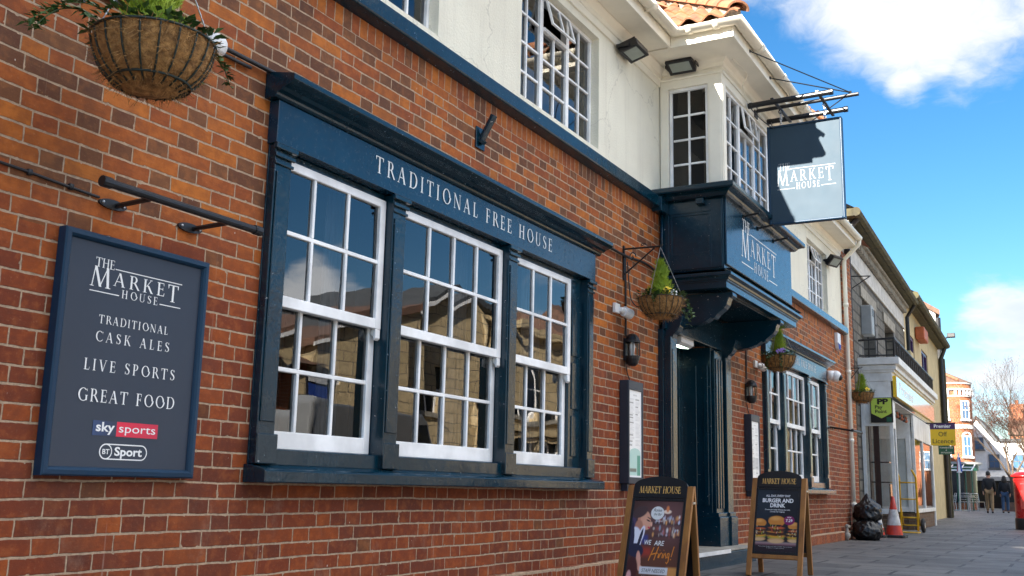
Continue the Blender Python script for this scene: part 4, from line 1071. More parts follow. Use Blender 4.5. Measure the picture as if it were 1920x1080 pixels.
basket('coir basket with one pale yellow pansy at the far end of the pub', (17.3, -.22, 2.30), .176, [('petal_yellow', 3.9, .8, .05), ('petal_yellow', 4.1, .75, .05)], .28, [(-.3, .14, 0), (3.2, .12, -.3)], 11, .40)
bracket('iron basket bracket at the far end of the pub by the downpipe', 17.3, -.22, 2.71)


# wall lanterns
def lantern(label, x, z0, z1):
    o = thing('wall_lantern', label, 'lantern', (x, 0, z0), group='black bulkhead lanterns by the pub door')
    r = .062; zc0, zc1 = z0 + .085, z1 - .085; yc = -.062
    q = MB(); n = 20
    q.box(x - .05, x + .05, -.022, -.002, z0 + .05, z1 - .05)
    q.lathe([(.001, z0), (.030, z0 + .005), (.048, z0 + .025), (r, z0 + .06), (r + .004, zc0), (r - .008, zc0 + .001)], (x, yc, 0), n)
    q.lathe([(r - .008, zc1 - .001), (r + .007, zc1), (r + .007, zc1 + .012), (r, zc1 + .02), (.054, zc1 + .045), (.035, zc1 + .068), (.012, zc1 + .078), (.001, zc1 + .079)], (x, yc, 0), n)
    for k in range(4):
        a = k * math.pi / 2 + .5; q.tube([(x + r * math.cos(a), yc + r * math.sin(a), zc0), (x + r * math.cos(a), yc + r * math.sin(a), zc1)], .005, 6)
    q.build('body', 'black_metal', o, smooth=False, bevel=.001)
    MB().lathe([(r - .010, zc0), (r - .010, zc1)], (x, yc, 0), n).build('glass', 'lamp_glass', o, smooth=True)
    q = MB(); q.lathe([(.016, zc0 + .005), (.016, zc0 + .03), (.02, zc0 + .05), (.026, zc0 + .085), (.016, zc0 + .115), (.001, zc0 + .12)], (x, yc, 0), 12); q.build('bulb', 'white_plastic', o, smooth=True)


lantern('black half-round wall lantern on the brick left of the pub door', 7.99, 1.70, 1.985)
lantern('black half-round wall lantern on the brick right of the pub door', 11.51, 1.67, 1.945)


# menu cases with their printed sheets
def paint(mb, nx, ny, fn, mp):
    """a printed sheet: fn(u, v) -> colour arrays, mp(u, v) -> xyz"""
    u = (np.arange(nx) + .5) / nx; v = (np.arange(ny) + .5) / ny; U, V = np.meshgrid(u, v); C = fn(U, V)
    o = len(mb.v); mb.v += [tuple(mp(i / nx, j / ny)) for j in range(ny + 1) for i in range(nx + 1)]
    for j in range(ny):
        for i in range(nx):
            k = o + j * (nx + 1) + i; mb.f.append([k, k + 1, k + nx + 2, k + nx + 1]); mb.mi.append(0); mb.col.append(tuple(float(x) for x in C[j, i]))


def blank(U, c): return np.ones(U.shape + (3,)) * np.array(c)
def lay(C, a, c): return C * (1 - a[..., None]) + np.array(c) * a[..., None]
def sst(x, a, b):
    tt = np.clip((x - a) / (b - a), 0, 1); return tt * tt * (3 - 2 * tt)
def ell(U, V, cx, cy, rx, ry, soft=.15, ang=0):
    c, s_ = math.cos(R(ang)), math.sin(R(ang)); x, y = (U - cx), (V - cy); a, b = x * c + y * s_, -x * s_ + y * c
    return 1 - sst(np.sqrt((a / rx) ** 2 + (b / ry) ** 2), 1 - soft, 1 + soft)
def rct(U, V, x0, x1, y0, y1, s_=.008): return sst(U, x0 - s_, x0 + s_) * (1 - sst(U, x1 - s_, x1 + s_)) * sst(V, y0 - s_, y0 + s_) * (1 - sst(V, y1 - s_, y1 + s_))


def menu_sheet(seed, teal):
    rg = np.random.default_rng(seed)
    def fn(U, V):
        C = blank(U, (.88, .88, .88))
        for c0, c1 in ((.07, .46), (.53, .93)):
            y = .90
            while y > (.36 if teal else .06):
                if rg.random() < .18: C = lay(C, rct(U, V, c0, c0 + (c1 - c0) * rg.uniform(.4, .9), y - .012, y) * .85, (.08, .08, .09)); y -= .03
                else: C = lay(C, rct(U, V, c0, c0 + (c1 - c0) * rg.uniform(.6, 1), y - .005, y, .003) * .5, (.3, .3, .32)); y -= .014
                if rg.random() < .12: y -= .025
        C = lay(C, rct(U, V, .35, .65, .935, .95) * .5, (.3, .3, .3))
        if teal:
            C = lay(C, np.maximum(ell(U, V, .5, .28, .42, .05, .05), rct(U, V, .08, .92, .02, .28)), (.42, .66, .62)); C = lay(C, rct(U, V, .66, .90, .02, .25), (.03, .30, .24)); C = lay(C, rct(U, V, .1, .6, .06, .10), (.12, .16, .15))
        else: C = lay(C, rct(U, V, 0, 1, .05, .075), (.5, .02, .05)); C = lay(C, rct(U, V, .1, .9, .26, .44) * .5, (.25, .28, .34))
        return C
    return fn


def menu_case(label, x0, x1, z0, z1, teal, seed):
    o = thing('menu_case', label, 'menu case', ((x0 + x1) / 2, 0, z0), group='menu cases by the pub door')
    D_ = .085; q = MB(); q.box(x0, x1, -D_ + .012, -.002, z0, z1)
    f = .022; tb = .075
    q.box(x0, x0 + f, -D_, -D_ + .0115, z0, z1); q.box(x1 - f, x1, -D_, -D_ + .0115, z0, z1); q.box(x0 + f, x1 - f, -D_, -D_ + .0115, z1 - tb, z1); q.box(x0 + f, x1 - f, -D_, -D_ + .0115, z0, z0 + tb * .7)
    q.box(x0 + .03, x0 + .09, -.06, -.004, z0 - .06, z0 - .001)
    q.build('case', 'dark_blue_metal', o, bevel=.003)
    s_ = MB(); a, b, c, d = x0 + f, x1 - f, z0 + tb * .7, z1 - tb
    paint(s_, 40, 160, menu_sheet(seed, teal), lambda u, v: (a + (b - a) * u, -D_ + .0105, c + (d - c) * v)); s_.build('menu', 'print', o)


menu_case('dark wall case with a white and green menu left of the pub door', 7.86, 8.18, .735, 1.575, True, 1)
menu_case('dark wall case with a plain white menu right of the pub door', 11.40, 11.74, .70, 1.545, False, 2)


# cameras, alarm
def bullet_camera(label, x, z, s=1.0):
    o = thing('security_camera', label, 'security camera', (x, 0, z), group='white cameras on the pub front')
    q = MB(); q.box(x - .09 * s, x + .01 * s, -.03, -.002, z - .035 * s, z + .045 * s); q.build('base', 'white_plastic', o, bevel=.004)
    q = MB(); d = Vector((.95, -.25, -.18)).normalized(); p = Vector((x - .01, -.035, z)); q.tube([p, p + d * .05 * s, p + d * .051 * s, p + d * .14 * s, p + d * .15 * s], [.02 * s, .03 * s, .042 * s, .045 * s, .036 * s], 14); b = q.build('body', 'white_plastic', o)
    q = MB(); q.tube([p + d * .1505 * s, p + d * .153 * s], .028 * s, 12); q.build('lens', 'black_plastic', b)


bullet_camera('white bullet camera on the brick below the left basket', 7.80, 2.155)
bullet_camera('white bullet camera on the brick just right of the pub door', 11.90, 2.155)
o = thing('security_camera', 'white bracket camera beside the big basket above the notice board', 'security camera', (3.10, 0, 2.58), group='white cameras on the pub front')
q = MB(); q.box(3.06, 3.125, -.05, -.002, 2.545, 2.60); q.ball((3.10, -.085, 2.59), .05, 14, 1.1, 1, 1.1); q.build('body', 'white_plastic', o, bevel=.006)
o = thing('security_camera', 'white dome camera with a dark lens right of the far pub window', 'security camera', (15.85, 0, 2.43), group='white cameras on the pub front')
q = MB(); q.tube([(15.75, -.002, 2.43), (15.80, -.10, 2.43)], .075, 16); q.ball((15.80, -.12, 2.42), .085, 16); q.build('body', 'white_plastic', o, smooth=True)
q = MB(); q.ball((15.80, -.175, 2.40), .05, 12); q.build('lens', 'black_plastic', o, smooth=True)
o = thing('alarm_box', 'white shield-shaped alarm box with a blue tip high by the downpipe', 'alarm box', (16.5, 0, 3.03))
sh = [(-.11, .13), (.11, .13), (.11, -.03), (.06, -.12), (0, -.14), (-.06, -.12), (-.11, -.03)]
q = MB(); q.prism(sh, lambda a, b, tt: (16.5 + a, tt, 3.04 + b), -.002, -.055); q.build('case', 'white_plastic', o, bevel=.008)
q = MB(); q.prism([(-.106, -.03), (.106, -.05), (.056, -.116), (0, -.135), (-.056, -.116)], lambda a, b, tt: (16.5 + a, tt, 3.04 + b), -.0555, -.058); q.build('blue_tip', 'blue_cloth', o)
o = thing('porch_light', 'white strip light under the hood over the pub door', 'light', (9.45, .12, 2.13))
q = MB(); q.prism([(.0, 2.135), (.16, 2.135), (.14, 2.07), (.04, 2.055), (0, 2.08)], lambda y, z, x: (x, y - .04, z), 9.27, 9.62); q.build('housing', 'white_plastic', o, bevel=.004)
q = MB(); q.prism([(.045, 2.0545), (.135, 2.068), (.135, 2.066), (.045, 2.0525)], lambda y, z, x: (x, y - .04, z), 9.30, 9.59); q.build('tube', 'led', o)

# the hanging pub sign with its bracket and lights
hs = thing('hanging_sign', 'square navy pub sign hanging on chains out over the pavement, half in sun', 'hanging sign', (10, -1.09, 3.31))
y0, y1, z0, z1 = -.722, -1.462, 3.312, 4.345
q = MB(); q.box(9.975, 10.025, y0 - .012, y1 + .012, z0 + .012, z1 - .012); q.build('panel', 'sign_blue', hs)
q = MB()
for a in ((y0, y0 - .022, z0, z1), (y1 + .022, y1, z0, z1), (y0 - .022, y1 + .022, z0, z0 + .022), (y0 - .022, y1 + .022, z1 - .022, z1)): q.box(9.962, 10.038, *a)
q.build('frame', 'frame_blue', hs, bevel=.008, seg=3)
tx = MB(); logo(tx, lambda u, v, l: (9.9742 - l, -u, v), .81, .575, 3.668, 1.52, GL_THIN); tx.build('lettering', 'letter_dimmed', hs)
tx = MB(); logo(tx, lambda u, v, l: (10.0258 + l, -1.385 + u, v), .0, .575, 3.668, 1.52, GL_THIN); tx.build('lettering', 'letter_dimmed', hs)
for y in (-.86, -1.30):
    q = MB()
    for k in range(6):
        zc = 4.36 + k * .03; n = 8; ax = k % 2
        q.tube([(10 + (.010 * math.cos(2 * math.pi * j / n) if ax else 0), y + (0 if ax else .010 * math.cos(2 * math.pi * j / n)), zc + .021 * math.sin(2 * math.pi * j / n)) for j in range(n + 1)], .004, 5, cap=False)
    q.build('chain', 'steel', hs)
sb = thing('sign_bracket', 'black iron bracket with stays holding the hanging pub sign', 'bracket', (10, -.6, 4.54))
q = MB(); q.tube([(10, -.60, 4.545), (10, -1.63, 4.56)], .019, 10); q.box(9.95, 10.05, -.612, -.602, 4.47, 4.62)
for y in (-.86, -1.30): q.box(9.66, 10.40, y - .014, y + .014, 4.515, 4.53)
for y in (-.86, -1.30): q.tube([(10, y + .02 * math.cos(j * .7), 4.50 + .02 * math.sin(j * .7)) for j in range(10)], .005, 5, cap=False)
q.build('bar', 'black_metal', sb)
for p in ((8.90, -.862, 4.72), (9.60, -.862, 4.715), (11.1, -.862, 4.715)):
    q = MB(); e = (10, -1.555, 4.585); q.tube([p, e], .006, 6); q.ball(p, .017, 8); q.build('stay', 'black_metal', sb)
q = MB(); q.tube([(10, -1.55, 4.56), (10, -1.55, 4.60)], .014, 8); q.build('stay_ring', 'black_metal', sb)
for i, x in enumerate((9.67, 10.39)):
    o = thing('sign_light', ('black tube light on the near side of the hanging pub sign', 'black tube light on the far side of the hanging pub sign')[i], 'light', (x, -1.03, 4.5), group='tube lights of the hanging sign')
    zz = 4.485 if i == 0 else 4.555
    q = MB(); q.tube([(x, -.63, zz), (x, -1.44, zz + .012)], .027, 12); q.tube([(x, -.62, zz), (x, -.66, zz)], .031, 12); q.tube([(x, -1.41, zz + .012), (x, -1.45, zz + .012)], .031, 12); q.build('tube', 'black_metal', o)
cable('thin black cable looping from the sign lights to the bay frieze', [(9.67, -.63, 4.48), (9.72, -.72, 4.36), (9.9, -.80, 4.30), (10.1, -.74, 4.40), (10.39, -.66, 4.55)], .005)
cable('thin cream cable along the soffit and down to the sign lights', [(8.90, -.70, 4.672), (9.3, -.72, 4.672), (9.36, -.66, 4.60), (9.5, -.63, 4.56), (9.66, -.63, 4.50)], .005, 'cream_paint')

# ------------------------------------------------------------------ A-boards
def hiring(U, V):
    C = blank(U, (.045, .018, .016)); rg = np.random.default_rng(4)
    C = lay(C, ell(U, V, .75, .75, .5, .3, .8) * .9, (.11, .05, .05)); C = lay(C, ell(U, V, .6, .15, .6, .25, .8) * .8, (.10, .035, .02))
    C = lay(C, rct(U, V, .42, 1, .70, .72, .02) * .8, (.02, .015, .02)); C = lay(C, rct(U, V, .42, 1, .545, .56, .02) * .8, (.02, .015, .02))
    for k in range(70):
        x, y = rg.uniform(.45, .98), rg.choice([rg.uniform(.56, .66), rg.uniform(.72, .80)]); c = [(.5, .5, .62), (.62, .30, .10), (.25, .35, .5), (.6, .55, .5), (.35, .08, .06)][rg.integers(5)]
        C = lay(C, ell(U, V, x, y, rg.uniform(.008, .02), rg.uniform(.012, .035), .6) * rg.uniform(.3, .75), c)
    C = lay(C, ell(U, V, .70, .865, .075, .026, .3), (.72, .5, .4)); C = lay(C, ell(U, V, .70, .90, .03, .04, .4), (.5, .16, .06))
    C = lay(C, rct(U, V, .2, .45, .30, .40, .05) * .8, (.30, .03, .02)); C = lay(C, rct(U, V, .25, .36, .45, .56, .03) * .6, (.02, .05, .25)); C = lay(C, rct(U, V, .78, 1, 0, .17, .02), (.42, .18, .05))
    # the woman leaning over a table: hair, face, shirt, dark waistcoat, arm
    C = lay(C, ell(U, V, .16, .80, .16, .13, .12), (.05, .028, .03)); C = lay(C, ell(U, V, .02, .72, .06, .10, .3), (.06, .04, .09))
    C = lay(C, ell(U, V, .25, .755, .135, .115, .08, -35), (.50, .25, .17)); C = lay(C, ell(U, V, .30, .70, .09, .075, .1), (.52, .26, .18))
    C = lay(C, ell(U, V, .14, .77, .03, .04, .2), (.42, .18, .12)); C = lay(C, ell(U, V, .14, .85, .16, .07, .15, 15), (.05, .028, .03))
    C = lay(C, ell(U, V, .15, .66, .08, .09, .15, 20), (.34, .15, .10)); C = lay(C, ell(U, V, .33, .745, .04, .010, .3, -15), (.04, .02, .02)); C = lay(C, ell(U, V, .345, .775, .045, .007, .4, -20), (.07, .035, .03))
    C = lay(C, ell(U, V, .355, .655, .028, .012, .3, -10), (.45, .04, .06)); C = lay(C, ell(U, V, .40, .70, .018, .03, .4), (.60, .32, .23))
    C = lay(C, ell(U, V, .10, .50, .13, .16, .1, 15), (.55, .55, .72)); C = lay(C, ell(U, V, .22, .56, .05, .12, .15, -20), (.58, .56, .72)); C = lay(C, ell(U, V, .02, .55, .06, .2, .1, 8), (.02, .018, .04)); C = lay(C, ell(U, V, .20, .50, .028, .15, .15, -18), (.018, .016, .035))
    C = lay(C, ell(U, V, .14, .36, .16, .09, .1, -5), (.016, .016, .04)); C = lay(C, ell(U, V, .22, .24, .045, .12, .12, 12), (.50, .24, .18)); C = lay(C, ell(U, V, .27, .14, .05, .04, .2, -30), (.52, .26, .2))
    C = lay(C, ell(U, V, .10, .12, .12, .16, .12), (.05, .014, .014)); C = lay(C, ell(U, V, .06, .02, .05, .09, .2), (.5, .26, .26))
    C = np.clip(C * 1.45, 0, .9)
    C = lay(C, ell(U, V, .50, .845, .135, .085, .04), (.78, .78, .78))
    C = lay(C, rct(U, V, .26, .82, .075, .165, .006), (.66, .66, .70))
    return C


def burgers(U, V):
    C = blank(U, (.008, .010, .016)); C = lay(C, ell(U, V, .1, .85, .3, .5, .9) * .35, (.03, .06, .09))
    C = lay(C, rct(U, V, 0, 1, .0, .11, .03), (.02, .01, .015)); C = lay(C, rct(U, V, 0, 1, .105, .135, .02), (.22, .10, .13)); C = lay(C, rct(U, V, 0, 1, .13, .15, .02) * .8, (.50, .36, .36))
    def burger(cx, b, s):
        nonlocal C
        C = lay(C, ell(U, V, cx, b + .05 * s, .20 * s, .045 * s, .15), (.55, .30, .12)); C = lay(C, ell(U, V, cx, b + .035 * s, .17 * s, .03 * s, .3) * .7, (.66, .45, .25))
        C = lay(C, rct(U, V, cx - .20 * s, cx + .20 * s, b + .085 * s, b + .10 * s, .012), (.35, .42, .05)); C = lay(C, ell(U, V, cx, b + .12 * s, .21 * s, .028 * s, .3), (.62, .30, .03))
        C = lay(C, ell(U, V, cx, b + .155 * s, .215 * s, .035 * s, .2), (.06, .02, .012)); C = lay(C, ell(U, V, cx - .03, b + .188 * s, .19 * s, .016 * s, .3), (.6, .27, .05)); C = lay(C, ell(U, V, cx, b + .215 * s, .21 * s, .032 * s, .2), (.075, .025, .012))
        C = lay(C, ell(U, V, cx, b + .25 * s, .19 * s, .02 * s, .3), (.50, .10, .03)); rg = np.random.default_rng(int(cx * 100))
        for k in range(26): C = lay(C, ell(U, V, cx + rg.uniform(-.19, .19) * s, b + rg.uniform(.10, .30) * s, .022 * s, .010 * s, .5, rg.uniform(0, 180)) * .8, [(.62, .50, .25), (.5, .07, .03), (.30, .38, .05), (.66, .55, .40), (.1, .04, .02)][rg.integers(5)])
        C = lay(C, ell(U, V, cx, b + .36 * s, .205 * s, .085 * s, .08) * (V > b + .30 * s), (.58, .22, .04)); C = lay(C, ell(U, V, cx - .03, b + .40 * s, .12 * s, .03 * s, .7) * .7, (.75, .40, .12))
    burger(.08, .16, .82); burger(.93, .15, .74); burger(.50, .13, 1.0)
    C = lay(C, ell(U, V, .80, .505, .13, .075, .05), (.20, .008, .10))
    return C


def aboard(label, loc, rz, H, poster, hiring_board):
    """front frame leans back from x=-.28 at the ground to x=0 at the top; the left edge as seen is +y"""
    o = thing('a_board', label, 'a-board', loc, rz, group='a-boards on the pavement by the pub door')
    Wd, run, rear = .47, .28, .10
    sl_ = math.hypot(run, H); n = Vector((-H / sl_, 0, run / sl_)) * 1.0; up = Vector((run / sl_, 0, H / sl_))
    def F(u, v, l): return Vector((-run, Wd / 2, 0)) + Vector((0, -u, 0)) + up * v + n * l      # u from the left, v up the slope, l outwards
    def slab(mb, u0, u1, v0, v1, l0, l1, f=None):
        f = f or F; vs = [f(u, v, l) for u in (u0, u1) for v in (v0, v1) for l in (l0, l1)]
        mb.add(vs, [(0, 1, 3, 2), (4, 6, 7, 5), (0, 4, 5, 1), (2, 3, 7, 6), (0, 2, 6, 4), (1, 5, 7, 3)])
    L_ = sl_; lw = .042; vb = .15
    for u0, u1 in ((0, lw), (Wd - lw, Wd)):
        q = MB(); slab(q, u0, u1, 0, L_, -.022, .006); q.build('leg', 'wood', o, bevel=.003, local=True)
    q = MB(); slab(q, lw, Wd - lw, vb, vb + .035, -.02, .004); q.build('rail', 'wood', o, bevel=.003, local=True)
    hb = L_ - .085
    q = MB(); m_ = 20; pts = [(lw + .001, hb), (Wd - lw - .001, hb), (Wd - lw - .001, L_ - .005)] + [(Wd / 2 + (Wd / 2 - lw) * math.cos(a), L_ + .068 * math.sin(a)) for a in [math.pi * k / m_ for k in range(1, m_)]] + [(lw + .001, L_ - .005)]
    q.prism(pts, lambda a, b, tt: F(a, b, tt), -.016, .004); hd_ = q.build('header', 'poster_black', o, bevel=.002, local=True)
    q = MB(); roman(q, 'MARKET HOUSE', .048, lambda u, v, l: F(u, v, .0045 + l), lw + .045, Wd - lw - .045, L_ - .052); q.build('lettering', 'gold_letter', hd_, local=True)
    q = MB(); fw_ = .018
    slab(q, lw, Wd - lw, vb + .036, hb - .001, -.012, -.002)
    for a in ((lw, lw + fw_, vb + .036, hb - .002), (Wd - lw - fw_, Wd - lw, vb + .036, hb - .002), (lw + fw_, Wd - lw - fw_, vb + .036, vb + .06), (lw + fw_, Wd - lw - fw_, hb - .02, hb - .002)): slab(q, *a, -.0015, .004)
    q.build('poster_frame', 'poster_black', o, bevel=.002, local=True)
    a, b, c, d = lw + fw_, Wd - lw - fw_, vb + .061, hb - .021; w_, h_ = b - a, d - c
    q = MB(); paint(q, 84, 130, poster, lambda u, v: F(a + w_ * u, c + h_ * v, -.0005)); po = q.build('poster', 'print', o, local=True)
    q = MB(); G = lambda u, v, l: F(a + w_ * u, c + h_ * v, .0004 + l * .2)
    if hiring_board:
        q.curcol = (.82, .82, .82)
        sans(q, 'WE', .085, G, .30, .44, bold=.015, shear=.15, width=.14); sans(q, 'ARE', .085, G, .50, .435, bold=.015, shear=.15, width=.2)
        q.curcol = (.72, .24, .03)
        pts = [(.40, .24), (.44, .32), (.49, .41), None, (.51, .25), (.54, .33), (.58, .42), None, (.43, .315), (.50, .33), (.57, .34), None, (.585, .28), (.60, .335), None, (.60, .28), (.625, .33), (.655, .345), None, (.665, .28), (.68, .34), None, (.685, .28), (.705, .325), (.725, .345), (.735, .31), (.745, .28), (.765, .30), None, (.80, .345), (.77, .335), (.765, .30), (.785, .285), (.805, .34), (.795, .24), (.77, .215), (.75, .235), None, (.845, .30), (.885, .43), None, (.838, .275), (.842, .262), None, (.61, .375), (.615, .38), None, (.69, .375), (.695, .38), None]
        seg = []
        for p in pts:
            if p is None:
                if len(seg) > 1:
                    for poly in _sp(seg, [.017] * len(seg)): q.add([G(x, y, 0) for x, y in poly], [(0, 1, 2, 3)])
                seg = []
            else: seg.append((p[0] + .02, p[1]))
        q.curcol = (.02, .02, .02); sans(q, 'STAFF NEEDED', .062, G, .54, .098, 'CENTER', bold=.0, shear=.2, width=.46)
        sans(q, 'Raise', .055, G, .50, .865, 'CENTER', shear=.3, width=.17); sans(q, 'the Bar', .048, G, .51, .815, 'CENTER', shear=.3, width=.16)
        q.curcol = (.8, .8, .8); sans(q, 'ASK AT THE BAR', .045, G, .54, .018, 'CENTER', shear=.2, width=.48); sans(q, 'DINING', .022, G, .55, .735, 'CENTER', bold=.01, width=.13)
    else:
        q.curcol = (.85, .85, .86)
        sans(q, 'ALL DAY, EVERY DAY', .050, G, .5, .885, 'CENTER', bold=.02, width=.60); sans(q, 'BURGER AND', .088, G, .5, .795, 'CENTER', bold=.035, width=.76); sans(q, 'DRINK', .088, G, .5, .715, 'CENTER', bold=.035, width=.37)
        sans(q, 'Choose your patty, Choose your side,', .030, G, .5, .665, 'CENTER', bold=.01, width=.62); sans(q, 'Choose your topping.', .030, G, .5, .632, 'CENTER', bold=.01, width=.36)
        sans(q, 'FROM', .025, G, .80, .545, 'CENTER', bold=.02, width=.09); sans(q, '7.29', .062, G, .80, .482, 'CENTER', bold=.02, width=.16)
        q.curcol = (.55, .55, .56); sans(q, 'Plant based burgers are also available. Ask at the bar', .018, G, .5, .075, 'CENTER', width=.82); sans(q, 'for details of our burgers and drinks.', .018, G, .5, .052, 'CENTER', width=.44)
    q.build('lettering', 'print', po, local=True)
    # rear frame
    r2 = math.hypot(rear, H); up2 = Vector((-rear / r2, 0, H / r2)); n2 = Vector((H / r2, 0, rear / r2))
    F2 = lambda u, v, l: Vector((rear + .012, Wd / 2, 0)) + Vector((0, -u, 0)) + up2 * v + n2 * l
    for u0, u1 in ((0, lw), (Wd - lw, Wd)):
        q = MB(); slab(q, u0, u1, 0, r2, -.004, .024, F2); q.build('leg', 'wood', o, bevel=.003, local=True)
    q = MB(); slab(q, lw, Wd - lw, vb, vb + .035, 0, .02, F2); q.build('rail', 'wood', o, local=True)
    q = MB(); slab(q, lw, Wd - lw, vb + .036, r2 - .02, .004, .014, F2); q.build('back_panel', 'poster_black', o, local=True)
    for u in (-.004, Wd):
        q = MB(); q.box(-.030, .022, Wd / 2 - u - .004, Wd / 2 - u, H - .115, H - .10); q.build('hinge', 'steel', o, local=True)
    return o


aboard('near a-board with a hiring poster of a woman, in front of the pub door', (6.74, -.785, -.0904), R(0), .806, hiring, True)
aboard('far a-board with a burger and drink poster', (9.12, -.975, 0), R(0), .812, burgers, False)

# ------------------------------------------------------------------ bags, cones, sack truck, tap, post box
def bag(label, c, r, sx, sy, sz, seed, knot):
    bm = bmesh.new(); bmesh.ops.create_icosphere(bm, subdivisions=5, radius=1)
    for v in bm.verts:
        p = v.co.copy(); f = 1 + .14 * mnoise.noise(p * 1.6 + Vector((seed, 0, 0))) + .07 * mnoise.noise(p * 3.7 + Vector((0, seed, 0)))
        rdg = 1 - abs(mnoise.noise(Vector((p.x * 4.5, p.y * 4.5, p.z * 2.2)) + Vector((seed * 2, 0, 3)))); f += .13 * (rdg - .6)
        rdg = 1 - abs(mnoise.noise(Vector((p.x * 9, p.y * 9, p.z * 5)) + Vector((0, seed * 3, 1)))); f += .055 * (rdg - .6)
        q_ = p * f
        if p.z < 0: q_.x *= 1 + .18 * -p.z; q_.y *= 1 + .18 * -p.z
        if p.z > .45:
            k = (p.z - .45) / .55; q_.x *= 1 - .75 * k ** 1.3; q_.y *= 1 - .75 * k ** 1.3; q_.z += knot * k ** 2
        q_.z = max(q_.z, -.86)
        v.co = Vector((c[0] + q_.x * r * sx, c[1] + q_.y * r * sy, c[2] + (q_.z + .86) * r * sz))
    me = bpy.data.meshes.new('rubbish_bag'); bm.to_mesh(me); bm.free(); me.materials.append(MATS['bag_plastic']); me.polygons.foreach_set('use_smooth', [True] * len(me.polygons))
    o = bpy.data.objects.new('rubbish_bag', me); COL.objects.link(o); WM[o.name] = Matrix.Identity(4)
    return tag(o, label, 'rubbish bag', 'black rubbish bags on the pavement')


bag('black rubbish bag standing on the paving against the brick', (16.95, -.28, 0), .215, 1.0, 1.0, .85, 2, .1)
bag('black rubbish bag slumped on top of the other one', (17.05, -.27, .27), .215, .95, .95, .86, 6, .45)


def cone(label, x, y, h, r, base):
    o = thing('traffic_cone', label, 'traffic cone', (x, y, 0), group='traffic cones')
    q = MB(); b = base; q.prism([(-b, -b * .8), (-b * .8, -b), (b * .8, -b), (b, -b * .8), (b, b * .8), (b * .8, b), (-b * .8, b), (-b, b * .8)], lambda u, v, tt: (x + u, y + v, tt), .0, .045); q.build('base', 'rubber', o, bevel=.008)
    rr = lambda z: r * (1 - (z - .045) / (h - .045)) + .022
    for nm, z0, z1, m_ in (('cone_body', .046, .30 * h, 'cone_red'), ('reflective_band', .30 * h, .68 * h, 'cone_white'), ('cone_body', .68 * h, h, 'cone_red')):
        q = MB(); e = .002 if m_ == 'cone_white' else 0; q.lathe([(rr(z0) + e, z0), (rr(z1) + e, z1)] + ([(.001, h)] if z1 == h else []), (x, y, 0), 28); q.build(nm, m_, o, smooth=m_ != 'x')


cone('red and white traffic cone on a dark base beside the shop door', 18.4, -.44, .67, .115, .19)
cone('smaller red cone half hidden behind the rubbish bags', 18.15, -.22, .52, .09, .14)

o = thing('sack_truck', 'yellow sack truck with black wheels standing by the shop', 'sack truck', (21.1, -.36, 0))
q = MB()
for dy in (-.04, .26): q.tube([(21.15, -.40 + dy, .03), (21.15, -.40 + dy, .95), (21.10, -.40 + dy, 1.04), (20.95, -.40 + dy + .04, 1.16)], .019, 8)
for z in (.28, .62, .93): q.tube([(21.15, -.44, z), (21.15, -.14, z)], .014, 6)
for dy in (-.04, .26): q.tube([(21.15, -.40 + dy, .52), (21.40, -.40 + dy, .14)], .014, 6)
q.tube([(21.4, -.5, .13), (21.4, -.06, .13)], .012, 8)
q.build('frame', 'yellow_paint', o, smooth=True)
q = MB(); q.box(20.83, 21.16, -.48, -.10, .004, .018); q.build('toe_plate', 'yellow_paint', o)
for y in (-.50, -.04):
    q = MB(); q.lathe([(.05, -.03), (.10, -.035), (.13, -.02), (.135, 0), (.13, .02), (.10, .035), (.05, .03)], (21.4, y, .135), 24, axis='y'); wh = q.build('wheel', 'rubber', o, smooth=True)
    q = MB(); q.lathe([(.001, -.02), (.055, -.033), (.06, 0), (.055, .033), (.001, .02)], (21.4, y, .135), 18, axis='y'); q.build('hub', 'steel', wh)

o = thing('standpipe_tap', 'small old tap and pipe at the foot of the pub wall', 'tap', (16.45, -.05, 0))
q = MB(); q.tube([(16.45, -.07, 0), (16.45, -.07, .19), (16.47, -.07, .205), (16.62, -.07, .205)], .022, 10); q.lathe([(.03, .03), (.05, .06), (.05, .1), (.03, .12)], (16.45, -.07, 0), 12); q.ball((16.45, -.07, .21), .035, 10); q.build('pipe', 'stone_step', o, smooth=True)

o = thing('post_box', 'red pillar post box with black base at the edge of the pavement', 'post box', (25.9, -2.06, 0))
c = (25.9, -2.06, 0); q = MB(); q.lathe([(.245, .0), (.245, .24), (.235, .25)], c, 40); q.build('base', 'black_metal', o, smooth=True)
q = MB(); q.lathe([(.228, .25), (.228, 1.06), (.236, 1.07), (.236, 1.09), (.228, 1.10), (.228, 1.14)], c, 40); q.box(25.9 - .235, 25.9 - .10, -2.16, -1.96, .45, .85); q.build('pillar', 'red_paint', o, smooth=False, bevel=.003)
q = MB(); q.lathe([(.23, 1.14), (.275, 1.145), (.282, 1.165), (.275, 1.185), (.24, 1.20), (.19, 1.235), (.10, 1.26), (.001, 1.265)], c, 40); q.build('cap', 'red_paint', o, smooth=True)
q = MB(); q.box(25.9 - .238, 25.9 - .2, -2.14, -1.98, .98, 1.01); q.build('slot', 'black_metal', o)

# ------------------------------------------------------------------ the stone shop next door (facade turned 2 degrees)
TH = R(2.1)
sh = thing('stone_shop', 'grey stone building with white shopfront, balcony rail and bracketed cornice next to the pub', 'building', (17.9, .15, 0), TH)
